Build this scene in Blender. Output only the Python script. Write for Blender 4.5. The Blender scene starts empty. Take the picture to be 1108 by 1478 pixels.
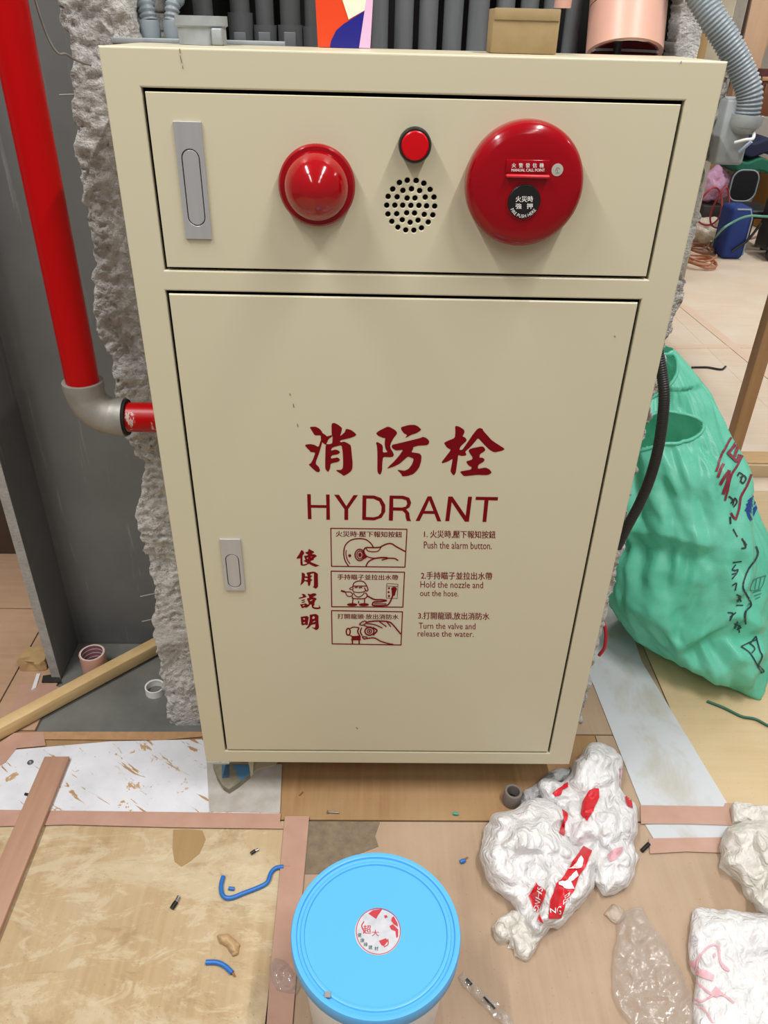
import bpy, bmesh, math, random
import numpy as np
from mathutils import Vector, Matrix
from mathutils.geometry import delaunay_2d_cdt
from mathutils.bvhtree import BVHTree

random.seed(7)
RNG = np.random.RandomState(11)
sc = bpy.context.scene
COL = sc.collection

# ------------------------------------------------------------------ camera
CX, CY, FPX = 554.0, 739.0, 1110.0
CAM = np.array([0.32625, -1.06316, 1.38838])
PITCH, YAW, ROLL = 0.564858, 0.024047, 0.026301
_f = np.array([math.sin(YAW)*math.cos(PITCH), math.cos(YAW)*math.cos(PITCH), -math.sin(PITCH)])
_r = np.array([math.cos(YAW), -math.sin(YAW), 0.0])
_u = np.cross(_r, _f)
CR = math.cos(ROLL)*_r + math.sin(ROLL)*_u
CU = -math.sin(ROLL)*_r + math.cos(ROLL)*_u
CF = _f
cam_d = bpy.data.cameras.new('camera')
cam = bpy.data.objects.new('camera', cam_d)
COL.objects.link(cam)
cam.matrix_world = Matrix(((CR[0], CU[0], -CF[0], CAM[0]), (CR[1], CU[1], -CF[1], CAM[1]),
                           (CR[2], CU[2], -CF[2], CAM[2]), (0, 0, 0, 1)))
cam_d.sensor_fit = 'HORIZONTAL'
cam_d.sensor_width = 36.0
cam_d.lens = FPX/1108.0*36.0
cam_d.clip_start = 0.02
sc.camera = cam

# ------------------------------------------------------------------ world, lights, exposure
sc.view_settings.view_transform = 'Standard'
sc.view_settings.look = 'None'
sc.view_settings.exposure = 0.0
sc.view_settings.gamma = 1.0
sc.view_settings.use_curve_mapping = False
world = bpy.data.worlds.new('world')
sc.world = world
world.use_nodes = True
world.node_tree.nodes['Background'].inputs[0].default_value = (1.0, 0.99, 0.97, 1)
world.node_tree.nodes['Background'].inputs[1].default_value = 0.20

def tube_light(x, y, z, power, length=1.2, width=0.045):
    d = bpy.data.lights.new('ceiling_tube', 'AREA')
    d.shape = 'RECTANGLE'; d.size = width; d.size_y = length
    d.energy = power; d.color = (1.0, 0.985, 0.965)
    o = bpy.data.objects.new('ceiling_tube', d)
    COL.objects.link(o); o.location = (x, y, z)
    return o
for yy, pw in ((-0.72, 62), (-2.3, 20), (-3.9, 16)):
    tube_light(-0.85, yy, 3.3, pw)
    tube_light(1.25, yy, 3.3, pw)
for xx, yy, pw in ((3.6, 0.6, 20), (3.6, 2.6, 35), (3.6, 4.6, 40), (6.0, 2.0, 28), (6.0, 4.6, 34), (1.9, 3.8, 26)):
    tube_light(xx, yy, 3.3, pw)

# ------------------------------------------------------------------ helpers
def ray(u, v):
    return CF + CR*(u-CX)/FPX - CU*(v-CY)/FPX
def P(u, v, x=None, y=None, z=None):
    """photo pixel -> point on the world plane x=, y= or z="""
    d = ray(u, v)
    i, val = (0, x) if x is not None else (1, y) if y is not None else (2, z)
    return CAM + d*((val-CAM[i])/d[i])
def lin(c):
    if isinstance(c, str):
        c = c.lstrip('#'); c = [int(c[i:i+2], 16)/255 for i in (0, 2, 4)]
    return tuple(((x/12.92) if x <= 0.04045 else ((x+0.055)/1.055)**2.4) for x in c) + (1.0,)

class NT:
    def __init__(s, name):
        s.m = bpy.data.materials.new(name); s.m.use_nodes = True
        s.t = s.m.node_tree; s.b = s.t.nodes['Principled BSDF']
        s.tc = s.t.nodes.new('ShaderNodeTexCoord')
    def n(s, typ, **kw):
        o = s.t.nodes.new(typ)
        for k, v in kw.items():
            if k.startswith('i_'):
                key = k[2:]
                o.inputs[int(key) if key.isdigit() else key].default_value = v
            else: setattr(o, k, v)
        return o
    def l(s, a, b): s.t.links.new(a, b)
    def mapping(s, scale=(1, 1, 1), rot=(0, 0, 0), src='Object'):
        v = s.tc.outputs[src]
        if any(rot):
            r = s.n('ShaderNodeMapping'); r.inputs['Rotation'].default_value = rot; s.l(v, r.inputs['Vector']); v = r.outputs[0]
        mp = s.n('ShaderNodeMapping'); mp.inputs['Scale'].default_value = scale
        s.l(v, mp.inputs['Vector']); return mp.outputs[0]
    def noise(s, scale, detail=4, rough=.6, vec=None, dist=0.0):
        o = s.n('ShaderNodeTexNoise'); o.inputs['Scale'].default_value = scale
        o.inputs['Detail'].default_value = detail; o.inputs['Roughness'].default_value = rough
        o.inputs['Distortion'].default_value = dist
        s.l(vec if vec is not None else s.tc.outputs['Object'], o.inputs['Vector'])
        return o.outputs['Fac']
    def ramp(s, fac, stops):
        o = s.n('ShaderNodeValToRGB'); e = o.color_ramp.elements
        while len(e) < len(stops): e.new(0.5)
        for el, (p, c) in zip(e, stops):
            el.position = p; el.color = lin(c) if isinstance(c, str) else (c, c, c, 1)
        s.l(fac, o.inputs[0]); return o.outputs[0]
    def mix(s, fac, a, b, blend='MIX'):
        o = s.n('ShaderNodeMix', data_type='RGBA', blend_type=blend)
        for inp, v in ((o.inputs[0], fac), (o.inputs[6], a), (o.inputs[7], b)):
            if isinstance(v, str): inp.default_value = lin(v)
            elif isinstance(v, (int, float)): inp.default_value = v
            else: s.l(v, inp)
        return o.outputs[2]
    def bump(s, fac, strength, dist=0.01):
        o = s.n('ShaderNodeBump'); o.inputs['Strength'].default_value = strength; o.inputs['Distance'].default_value = dist
        s.l(fac, o.inputs['Height']); s.l(o.outputs[0], s.b.inputs['Normal'])
    def color(s, c):
        if isinstance(c, str): s.b.inputs['Base Color'].default_value = lin(c)
        else: s.l(c, s.b.inputs['Base Color'])

def mat(name, col, rough=.5, metal=0.0, col2=None, vscale=30, vamt=.5, stretch=(1, 1, 1), bump=None, spec=.5, coat=0, trans=0, alpha=None):
    t = NT(name)
    if col2:
        f = t.noise(vscale, 5, .6, t.mapping(stretch))
        t.color(t.mix(t.ramp(f, [(.5-vamt*.5, 0.0), (.5+vamt*.5, 1.0)]), col, col2))
    else: t.color(col)
    b = t.b.inputs
    b['Roughness'].default_value = rough; b['Metallic'].default_value = metal
    b['Specular IOR Level'].default_value = spec; b['Coat Weight'].default_value = coat
    b['Transmission Weight'].default_value = trans
    if alpha is not None: b['Alpha'].default_value = alpha
    if bump: t.bump(t.noise(bump[0], 4, .6, t.mapping(stretch)), bump[1], bump[2] if len(bump) > 2 else .003)
    return t.m

def link(o, parent=None):
    COL.objects.link(o)
    if parent is not None:
        o.parent = parent
        if parent.type == 'EMPTY': o.matrix_parent_inverse = Matrix.Translation(-Vector(parent.location))
    return o
def tag(o, label=None, cat=None, group=None, kind=None):
    if label: o['label'] = label
    if cat: o['category'] = cat
    if group: o['group'] = group
    if kind: o['kind'] = kind
    return o
def thing(name, loc, label, cat, group=None):
    o = bpy.data.objects.new(name, None); o.location = tuple(float(a) for a in loc); o.empty_display_size = .05
    COL.objects.link(o); return tag(o, label, cat, group)
def mesh(name, verts, faces, material, parent=None, smooth=False):
    me = bpy.data.meshes.new(name)
    me.from_pydata([tuple(map(float, v)) for v in verts], [], [tuple(int(i) for i in f) for f in faces]); me.update()
    if smooth: me.shade_smooth()
    me.materials.append(material)
    return link(bpy.data.objects.new(name, me), parent)
def from_bm(name, bm, material, parent=None, smooth=False):
    bmesh.ops.recalc_face_normals(bm, faces=bm.faces[:])
    me = bpy.data.meshes.new(name); bm.to_mesh(me); bm.free()
    if smooth: me.shade_smooth()
    me.materials.append(material)
    return link(bpy.data.objects.new(name, me), parent)
def sharp(o, deg=35):
    me = o.data; me.shade_smooth()
    bm = bmesh.new(); bm.from_mesh(me)
    for e in bm.edges:
        if len(e.link_faces) == 2 and e.calc_face_angle(0) > math.radians(deg): e.smooth = False
    bm.to_mesh(me); bm.free(); return o
def box(name, lo, hi, material, parent=None, bevel=0.0, rot=None, pivot=None, seg=2):
    bm = bmesh.new(); bmesh.ops.create_cube(bm, size=1)
    for v in bm.verts: v.co = Vector([lo[i]+(v.co[i]+.5)*(hi[i]-lo[i]) for i in range(3)])
    if bevel: bmesh.ops.bevel(bm, geom=bm.edges[:], offset=bevel, segments=seg, affect='EDGES', profile=.5)
    if rot is not None:
        pv = Vector(pivot) if pivot is not None else Vector([(lo[i]+hi[i])/2 for i in range(3)])
        for v in bm.verts: v.co = pv + rot @ (v.co-pv)
    o = from_bm(name, bm, material, parent)
    return sharp(o, 50) if bevel else o
def beam(name, a, b, w, h, material, parent=None, up=(0, 0, 1), bevel=.0015):
    """a timber from a to b (centre line), width w, height h"""
    a = Vector(a); b = Vector(b); d = (b-a); L = d.length; d.normalize()
    s = d.cross(Vector(up)).normalized(); t = s.cross(d)
    R = Matrix((d, s, t)).transposed()
    o = box(name, (0, -w/2, -h/2), (L, w/2, h/2), material, parent, bevel)
    for v in o.data.vertices: v.co = a + R @ v.co
    return o
def lathe(name, prof, base, axis, material, parent=None, seg=48, smooth=True, deg=40):
    """prof: list of (radius, height along axis)"""
    ax = Vector(axis).normalized(); t = Vector((1, 0, 0)) if abs(ax.x) < .9 else Vector((0, 1, 0))
    e1 = ax.cross(t).normalized(); e2 = ax.cross(e1); base = Vector(base)
    V, F = [], []
    for r, h in prof:
        for k in range(seg):
            a = 2*math.pi*k/seg
            V.append(base+ax*h+(e1*math.cos(a)+e2*math.sin(a))*max(r, 1e-5))
    for i in range(len(prof)-1):
        for k in range(seg):
            F.append((i*seg+k, i*seg+(k+1) % seg, (i+1)*seg+(k+1) % seg, (i+1)*seg+k))
    o = mesh(name, V, F, material, parent)
    bm = bmesh.new(); bm.from_mesh(o.data); bmesh.ops.remove_doubles(bm, verts=bm.verts[:], dist=2e-5)
    bmesh.ops.recalc_face_normals(bm, faces=bm.faces[:]); bm.to_mesh(o.data); bm.free()
    return sharp(o, deg) if smooth else o
def catmull(pts, n=8):
    p = np.array(pts, float); p = np.vstack([2*p[0]-p[1], p, 2*p[-1]-p[-2]]); out = []
    for i in range(1, len(p)-2):
        for k in range(n):
            t = k/n
            out.append(.5*((2*p[i])+(-p[i-1]+p[i+1])*t+(2*p[i-1]-5*p[i]+4*p[i+1]-p[i+2])*t*t+(-p[i-1]+3*p[i]-3*p[i+1]+p[i+2])*t**3))
    out.append(p[-2]); return np.array(out)
def tube(name, pts, r, material, parent=None, seg=12, n=8, smooth_path=True, rfun=None, cap=True):
    p = catmull(pts, n) if smooth_path else np.array(pts, float)
    V, F = [], []; N = len(p); prev = None
    for i in range(N):
        d = p[min(i+1, N-1)]-p[max(i-1, 0)]; d = d/np.linalg.norm(d)
        if prev is None:
            t = np.array([0, 0, 1.]) if abs(d[2]) < .9 else np.array([1., 0, 0]); e = np.cross(d, t)
        else: e = prev-d*np.dot(prev, d)
        e = e/np.linalg.norm(e); prev = e; g = np.cross(d, e)
        rr = r if rfun is None else rfun(i/(N-1), i)
        for k in range(seg):
            a = 2*math.pi*k/seg; V.append(p[i]+(e*math.cos(a)+g*math.sin(a))*rr)
    for i in range(N-1):
        for k in range(seg): F.append((i*seg+k, i*seg+(k+1) % seg, (i+1)*seg+(k+1) % seg, (i+1)*seg+k))
    if cap:
        F.append(tuple(range(seg-1, -1, -1))); F.append(tuple((N-1)*seg+k for k in range(seg)))
    o = mesh(name, V, F, material, parent); return sharp(o, 60)
def hose(name, pts, r, material, parent=None, pitch=.006, depth=.12, seg=18):
    """ribbed flexible conduit"""
    p = catmull(pts, 24); s = np.concatenate([[0], np.cumsum(np.linalg.norm(np.diff(p, axis=0), axis=1))])
    m = int(s[-1]/pitch*4); q = np.linspace(0, s[-1], m)
    pp = np.stack([np.interp(q, s, p[:, i]) for i in range(3)], 1)
    return tube(name, pp, r, material, parent, seg=seg, smooth_path=False, rfun=lambda t, i: r*(1 if i % 4 in (0, 1) else 1-depth))

def vnoise(p, seed=0):
    """value noise, p (...,3) -> (...) in -1..1"""
    p = np.asarray(p, float); i = np.floor(p).astype(np.int64); f = p-i; f = f*f*(3-2*f)
    def h(a, b, c):
        n = (a*374761393+b*668265263+c*2147483647+seed*1274126177) & 0x7fffffff
        n = ((n ^ (n >> 13))*1274126177) & 0x7fffffff
        n = (n ^ (n >> 16)) & 0xffff
        return n/32767.5-1
    r = 0
    for dx in (0, 1):
        for dy in (0, 1):
            for dz in (0, 1):
                w = (f[..., 0] if dx else 1-f[..., 0])*(f[..., 1] if dy else 1-f[..., 1])*(f[..., 2] if dz else 1-f[..., 2])
                r = r+w*h(i[..., 0]+dx, i[..., 1]+dy, i[..., 2]+dz)
    return r
def fbm(p, oct=4, seed=0, gain=.5):
    s = 0; a = 1
    for k in range(oct): s = s+a*vnoise(np.asarray(p)*2**k, seed+k); a *= gain
    return s
def crease(u, v, n=10, f0=1.0, seed=0, warp=.35):
    """crumpled-film relief from folded triangle waves; u,v arrays"""
    u, v = np.broadcast_arrays(u, v)
    rs = np.random.RandomState(seed); out = 0*u
    q = np.stack([u*f0, v*f0, 0*u], -1)
    for k in range(n):
        a = rs.rand()*math.pi; fr = f0*(0.6+2.6*rs.rand()); ph = rs.rand()*9
        w = warp*vnoise(q*1.4, seed+17*k)
        x = (u*math.cos(a)+v*math.sin(a))*fr+ph+w
        tri = np.abs((x % 1)*2-1)
        gate = np.clip(.5+1.3*vnoise(q*.9+k*3.1, seed+5*k), 0, 1)
        out = out+(tri-.5)*gate/(fr/f0)**.8
    return out/n**.5

def inside(poly, pts):
    poly = np.asarray(poly, float); pts = np.asarray(pts, float); x, y = pts[:, 0], pts[:, 1]
    c = np.zeros(len(pts), bool); j = len(poly)-1
    for i in range(len(poly)):
        xi, yi = poly[i]; xj, yj = poly[j]
        if yi != yj:
            c ^= ((yi > y) != (yj > y)) & (x < (xj-xi)*(y-yi)/(yj-yi)+xi)
        j = i
    return c
def resample(poly, step):
    p = np.asarray(poly, float); out = []
    for i in range(len(p)):
        a, b = p[i], p[(i+1) % len(p)]; m = max(1, int(np.linalg.norm(b-a)/step))
        for k in range(m): out.append(a+(b-a)*k/m)
    return np.array(out)
def fill2d(loops, grid=None, step=None):
    """loops: outer + holes (even-odd) -> 2D verts, tris"""
    V, E = [], []
    for lp in loops:
        lp = resample(lp, step) if step else np.asarray(lp, float)
        k = len(V); V += [Vector(p) for p in lp]; E += [(k+i, k+(i+1) % len(lp)) for i in range(len(lp))]
    L0 = [np.asarray(l, float) for l in loops]
    if grid:
        a = np.vstack(L0); lo, hi = a.min(0), a.max(0)
        gx, gy = np.meshgrid(np.arange(lo[0]+grid*.5, hi[0], grid), np.arange(lo[1]+grid*.5, hi[1], grid))
        g = np.stack([gx.ravel(), gy.ravel()], 1); g = g+(np.random.RandomState(3).rand(*g.shape)-.5)*grid*.5
        m = np.zeros(len(g), bool)
        for l in L0: m ^= inside(l, g)
        V += [Vector(p) for p in g[m]]
    r = delaunay_2d_cdt(V, E, [], 0, 1e-6)
    vs = np.array([tuple(v) for v in r[0]]); tris = np.array([f for f in r[2] if len(f) == 3])
    c = vs[tris].mean(1); m = np.zeros(len(c), bool)
    for l in L0: m ^= inside(l, c)
    return vs, tris[m]
def segdist(pts, poly):
    poly = np.asarray(poly, float); d = np.full(len(pts), 1e9)
    for i in range(len(poly)):
        a, b = poly[i], poly[(i+1) % len(poly)]; ab = b-a
        t = np.clip(((pts-a)@ab)/max(ab@ab, 1e-9), 0, 1)
        d = np.minimum(d, np.linalg.norm(pts-(a+t[:, None]*ab), axis=1))
    return d
def stroke(pts, w, smooth=True, n=6, closed=False):
    """polyline -> list of small polygons (ribbon with round-ish joins)"""
    p = catmull(pts, n) if smooth and len(pts) > 2 else np.array(pts, float)
    out = []
    for a, b in zip(p[:-1], p[1:]):
        d = b-a; L = np.linalg.norm(d)
        if L < 1e-6: continue
        d = d/L; nn = np.array([-d[1], d[0]])*w/2; e = d*w*.22
        out.append(np.array([a-e-nn, b+e-nn, b+e+nn, a-e+nn]))
    return out
def ellipse(cx, cy, rx, ry, n=24):
    return np.array([(cx+rx*math.cos(2*math.pi*k/n), cy+ry*math.sin(2*math.pi*k/n)) for k in range(n)])
def sheet(name, px, material, parent=None, z1=0.0, th=.004):
    """flat board from its photo corners on the level z1"""
    pts = [P(u, v, z=z1) for u, v in px]; n = len(pts)
    V = [(p[0], p[1], z1) for p in pts]+[(p[0], p[1], z1-th) for p in pts]
    F = [tuple(range(n)), tuple(range(2*n-1, n-1, -1))]+[(i, i+n, (i+1) % n+n, (i+1) % n) for i in range(n)]
    o = mesh(name, V, F, material, parent)
    bm = bmesh.new(); bm.from_mesh(o.data); bmesh.ops.recalc_face_normals(bm, faces=bm.faces[:]); bm.to_mesh(o.data); bm.free()
    return o
def slab(name, xy, material, parent=None, z1=0.0, th=.004):
    n = len(xy); V = [(x, y, z1) for x, y in xy]+[(x, y, z1-th) for x, y in xy]
    F = [tuple(range(n)), tuple(range(2*n-1, n-1, -1))]+[(i, i+n, (i+1) % n+n, (i+1) % n) for i in range(n)]
    bm = bmesh.new(); vs = [bm.verts.new(v) for v in V]
    for f in F: bm.faces.new([vs[i] for i in f])
    return from_bm(name, bm, material, parent)
def plane_print(name, polys, to3d, material, parent):
    """polys: list of 2D loops (or [outer, hole, ...] lists) -> one flat printed mesh"""
    V, F = [], []
    for pl in polys:
        loops = pl if isinstance(pl, list) else [pl]
        if len(loops) == 1 and len(loops[0]) == 4:
            k = len(V); V += [lift(to3d(*q), len(F)*2e-6) for q in loops[0]]; F.append((k, k+1, k+2, k+3)); continue
        vs, tr = fill2d(loops); k = len(V); V += [lift(to3d(*q), len(F)*2e-6) for q in vs]; F += [tuple(k+i for i in t) for t in tr]
    return mesh(name, V, F, material, parent)
def text2d(s, bold=0.0, shear=0.0):
    cu = bpy.data.curves.new('t', 'FONT'); cu.body = s; cu.size = 1; cu.offset = bold; cu.shear = shear
    cu.resolution_u = 3
    o = bpy.data.objects.new('t', cu); COL.objects.link(o)
    me = bpy.data.meshes.new_from_object(o)
    v = np.array([tuple(x.co)[:2] for x in me.vertices]); f = [tuple(p.vertices) for p in me.polygons]
    bpy.data.objects.remove(o); bpy.data.meshes.remove(me); bpy.data.curves.remove(cu)
    return v, f
def lift(p, d):
    """successive ink layers never share one plane"""
    p = np.asarray(p, float); r = CAM-p; return p+r/np.linalg.norm(r)*d
def text_flat(name, s, u0, u1, vt, vb, to3d, material, parent, bold=0.0, fit=True):
    """text whose ink box spans photo pixels u0..u1 (width) and vt..vb (height), through to3d(u,v)"""
    v, f = text2d(s); lo, hi = v.min(0), v.max(0)
    q = (v-lo)/(hi-lo)
    pts, ff = [], []
    for lv, sh in enumerate((-bold*8, bold*8, 0) if bold else (0,)):
        k = len(pts); pts += [lift(to3d(u0+a*(u1-u0)+sh, vb+b*(vt-vb)), lv*6e-5) for a, b in q]
        ff += [tuple(k+i for i in g) for g in f]
    return mesh(name, pts, ff, material, parent)
def bvh_of(*objs):
    V, F = [], []
    for o in objs:
        k = len(V); V += [o.matrix_world @ v.co if False else v.co.copy() for v in o.data.vertices]
        F += [tuple(k+i for i in p.vertices) for p in o.data.polygons]
    return BVHTree.FromPolygons(V, F)
def draper(bvh, off=.0012):
    """ink laid on a surface: pixel -> nearest point of that surface along the line of sight, lifted by off"""
    o = Vector(CAM)
    def f(u, v):
        d = Vector(ray(u, v)).normalized(); h = bvh.ray_cast(o, d)
        if h[0] is None: return None
        n = h[1]
        if n.dot(d) > 0: n = -n
        return np.array(h[0]+n*off-d*off*.5)
    return f
def drape(name, polys, dr, material, parent, grid=2.5):
    V, F = [], []
    for pl in polys:
        loops = pl if isinstance(pl, list) else [pl]
        vs, tr = fill2d(loops, grid, grid); k = len(V); pts = [dr(*q) for q in vs]; e_ = 4e-6*len(F)**.5; pts = [p if p is None else lift(p, e_) for p in pts]
        ok = [p is not None for p in pts]; V += [p if p is not None else np.zeros(3) for p in pts]
        for t in tr:
            if all(ok[i] for i in t):
                a, b, c = (pts[i] for i in t)
                if max(np.linalg.norm(a-b), np.linalg.norm(b-c), np.linalg.norm(a-c)) < .08: F.append(tuple(k+i for i in t))
    return mesh(name, V, F, material, parent)

# ------------------------------------------------------------------ materials
def plywood(name, c1, c2, c3, along='x', stain=None, smear=None, rough=.62):
    t = NT(name)
    st = (3, 60, 1) if along == 'x' else (60, 3, 1)
    g = t.noise(1.0, 6, .65, t.mapping(st), .4)
    big = t.noise(3.2, 5, .6)
    c = t.mix(t.ramp(g, [(.3, 0.0), (.72, 1.0)]), c1, c2)
    c = t.mix(t.ramp(big, [(.42, 0.0), (.7, .8)]), c, c3)
    if stain:
        s = t.noise(5.5, 6, .7, None, .8)
        c = t.mix(t.ramp(s, [(.56, 0.0), (.64, .55), (.8, .75)]), c, stain)
    if smear:
        s = t.noise(2.2, 7, .72, t.mapping((1, 2.2, 1), (0, 0, .3)), 1.2)
        c = t.mix(t.ramp(s, [(.5, 0.0), (.58, .55), (.7, .7)]), c, smear)
        s3 = t.noise(11, 7, .75, t.mapping((1, 2.0, 1), (0, 0, -.2)), .8)
        c = t.mix(t.ramp(s3, [(.52, 0.0), (.60, .5)]), c, 'cabc9e')
        s4 = t.noise(6, 6, .7, t.mapping((1, 3.0, 1), (0, 0, .15)), 1.0)
        c = t.mix(t.ramp(s4, [(.58, 0.0), (.66, .45)]), c, '8e7450')
    sp = t.noise(240, 2, .5)
    c = t.mix(t.ramp(sp, [(.68, 0.0), (.75, .5)]), c, '5a4630')
    t.color(c); t.b.inputs['Roughness'].default_value = rough
    t.bump(g, .12, .001)
    return t.m
def concrete(name, c1, c2, scale=18, bump=.6, bd=.01, rough=.9, pit=True):
    t = NT(name)
    f = t.noise(scale, 8, .68)
    g = t.noise(scale*6, 5, .6)
    c = t.mix(t.ramp(f, [(.35, 0.0), (.66, 1.0)]), c1, c2)
    if pit: c = t.mix(t.ramp(g, [(.28, .45), (.38, 0.0)]), c, '6a635a')
    t.color(c); t.b.inputs['Roughness'].default_value = rough
    a = t.n('ShaderNodeMath', operation='ADD'); t.l(f, a.inputs[0]); t.l(g, a.inputs[1])
    t.bump(a.outputs[0], bump, bd)
    return t.m
M = {}
M['cream'] = mat('cream_enamel', 'c5bda2', .38, bump=(160, .05, .0006), spec=.45)
M['dark'] = mat('dark_void', '0b0a09', .8)
M['black'] = mat('black_plastic', '121212', .4)
M['red_lens'] = mat('red_lens', 'a8000c', .12, spec=.5, coat=.3)
M['red_lens'].node_tree.nodes['Principled BSDF'].inputs['Transmission Weight'].default_value = .25
M['red_plastic'] = mat('red_plastic', '8c000e', .16, spec=.35, coat=.1)
M['red_bright'] = mat('red_bright', 'c00410', .32, spec=.3)
M['ink_red'] = mat('ink_red', '72000c', .6, spec=.15)
M['ink_white'] = mat('ink_white', 'e8e4e0', .6)
M['chrome'] = mat('brushed_steel', 'bdbdbd', .38, .45, col2='adadae', vscale=40, stretch=(1, 1, .05))
M['pipe_red'] = mat('pipe_red_paint', 'b40207', .28, col2='a00206', vscale=20, spec=.5, coat=.2)
def red_pipe_mat(name, chip):
    t = NT(name)
    f = t.noise(26, 6, .7, t.mapping((1, 1, .35)))
    t.color(t.mix(t.ramp(f, [(chip, 0.0), (chip+.03, 1.0)]), 'a80003', 'b9a79f'))
    t.b.inputs['Roughness'].default_value = .32; t.b.inputs['Specular IOR Level'].default_value = .22
    return t.m
M['pipe_red'] = red_pipe_mat('pipe_red_paint', .70)
M['pipe_red_worn'] = red_pipe_mat('pipe_red_worn', .58)
M['galv'] = mat('galvanised', '9a968e', .5, .35, col2='7f7d77', vscale=30, bump=(60, .25, .002))
M['gray_wall'] = None
def gray_wall(name, c1, c2):
    t = NT(name)
    f = t.noise(1.0, 6, .65, t.mapping((55, 55, 3.0)))
    b = t.noise(3.0, 5, .6)
    c = t.mix(t.ramp(b, [(.35, 0.0), (.7, 1.0)]), c1, c2)
    c = t.mix(t.ramp(f, [(.60, 0.0), (.74, .6)]), c, '9a9894')
    f2 = t.noise(1.0, 3, .5, t.mapping((22, 22, 2.2)), .3)
    c = t.mix(t.ramp(f2, [(.70, 0.0), (.73, .5)]), c, '9a9894')
    t.color(c); t.b.inputs['Roughness'].default_value = .55
    t.bump(f, .1, .002); return t.m
M['gray_wall'] = gray_wall('gray_coated_wall', '5e5e5c', '6c6c6a')
M['gray_edge'] = concrete('gray_edge', '8d8b86', 'a3a09a', 30, .4, .004)
M['niche_floor'] = concrete('niche_floor', '5f605b', '72726c', 7, .15, .003, .5, pit=False)
M['rough'] = concrete('broken_concrete', 'bab6af', 'dcd9d4', 34, .9, .009)
M['pvc'] = mat('grey_pvc', '66696b', .42, col2='54585b', vscale=60, stretch=(1, 1, .06))
M['pvc_dark'] = mat('grey_pvc_dark', '4f5152', .45, col2='454748', vscale=50, stretch=(1, 1, .1))
M['conduit'] = mat('grey_conduit', '7d868c', .45)
M['conduit_dark'] = mat('black_conduit', '232222', .45)
M['cast'] = mat('cast_grey', 'a2a7a8', .5, .1, col2='8c9294', vscale=40, bump=(80, .2, .001))
M['ply_tan'] = plywood('ply_tan', 'b69c76', 'a58a64', 'bca888', 'y', stain='937a56', smear='c4b596')
M['ply_mid'] = plywood('ply_mid', 'a89078', '9a8068', 'ae967e', 'y')
M['ply_brown'] = plywood('ply_brown', '9c7850', '86643e', 'a48660', 'y')
M['ply_cream'] = plywood('ply_cream', 'c6ae86', 'bda378', 'c8b390', 'x')
M['ply_far'] = plywood('ply_far', 'd9c6b0', 'd0ba9f', 'dccdbb', 'x')
M['ply_left'] = plywood('ply_left', 'b08e72', 'a07e62', 'b9987c', 'x')
M['lumber'] = mat('pine_lumber', 'c9a878', .6, col2='b8935f', vscale=1, stretch=(6, 60, 60), bump=(1, .1))
M['lumber_y'] = mat('pine_lumber_dark', 'b48d66', .6, col2='a27b54', vscale=1, stretch=(60, 60, 6))
M['batten'] = mat('pale_pine', 'd6ba8a', .58, col2='c3a06a', vscale=1, stretch=(14, 14, 160))
M['plank'] = mat('pink_hardwood', 'b08a72', .6, col2='a27b62', vscale=1, stretch=(70, 5, 70))
M['tape'] = mat('salmon_tape', 'b89482', .45, col2='a98270', vscale=14, bump=(120, .1))
M['tape_faint'] = mat('faded_tape', 'dcc2aa', .5, col2='d8bca2', vscale=14)
M['steel'] = mat('steel', 'a0a0a0', .35, .9)

# left white board, brown where the melamine is scraped off
def scraped():
    t = NT('scraped_white_board')
    a = t.noise(1.0, 6, .62, t.mapping((6, 50, 1), (0, 0, .6)), .8)
    b = t.noise(14, 6, .7, None, .5)
    fleck = t.noise(90, 3, .6, t.mapping((1, 3, 1), (0, 0, .5)))
    white = t.mix(t.ramp(t.noise(9, 4), [(.4, 0.0), (.7, 1.0)]), 'd6d6da', 'c6c6ca')
    m1 = t.ramp(a, [(.595, 0.0), (.615, 1.0)]); m2 = t.ramp(b, [(.615, 0.0), (.63, 1.0)])
    c = t.mix(m1, white, 'a8865c'); c = t.mix(m2, c, 'b29268')
    c = t.mix(t.ramp(fleck, [(.7, 0.0), (.74, .8)]), c, '8a7458')
    t.color(c); t.b.inputs['Roughness'].default_value = .4
    return t.m
M['scraped'] = scraped()
def dirty_white():
    t = NT('dirty_white_board')
    d = t.noise(7, 6, .65, t.mapping((1.2, .8, 1)), .4)
    c = t.mix(t.ramp(d, [(.5, 0.0), (.62, .45), (.72, .75)]), 'bfc1c4', 'a89c86')
    t.color(c); t.b.inputs['Roughness'].default_value = .38
    return t.m
M['dirty_white'] = dirty_white()

# ------------------------------------------------------------------ setting: floor
floor = slab('floor', [(-4, -2.2), (9, -2.2), (9, 10), (-4, 10)], concrete('subfloor', '6b6a66', '7a7974', 6, .2), None, -.008, .05)
tag(floor, kind='structure')
def panel(xy, m, z1=0.0, th=.006, name='plywood_panel'):
    return slab(name, xy, m, floor, z1, th)
panel([(-1.9, -2.0), (.168, -2.0), (.168, -.066), (-1.9, -.066)], M['ply_tan'])
panel([(.172, -2.0), (2.4, -2.0), (2.4, -.066), (.172, -.066)], M['ply_mid'])
panel([(-.55, -.062), (.86, -.062), (.86, .166), (-.55, .166)], M['ply_brown'])
panel([(.862, -.062), (1.063, -.062), (1.063, .166), (.862, .166)], M['ply_mid'])
panel([(.00, .170), (1.063, .170), (1.063, 1.30), (.00, 1.30)], M['ply_mid'])
panel([(1.066, -.062), (2.4, -.062), (2.4, 1.30), (1.066, 1.30)], M['ply_cream'])
slab('screed_strip', [(-.43, .170), (-.004, .170), (-.004, .468), (-.43, .468)], M['niche_floor'], floor, -.004, .004)
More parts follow.
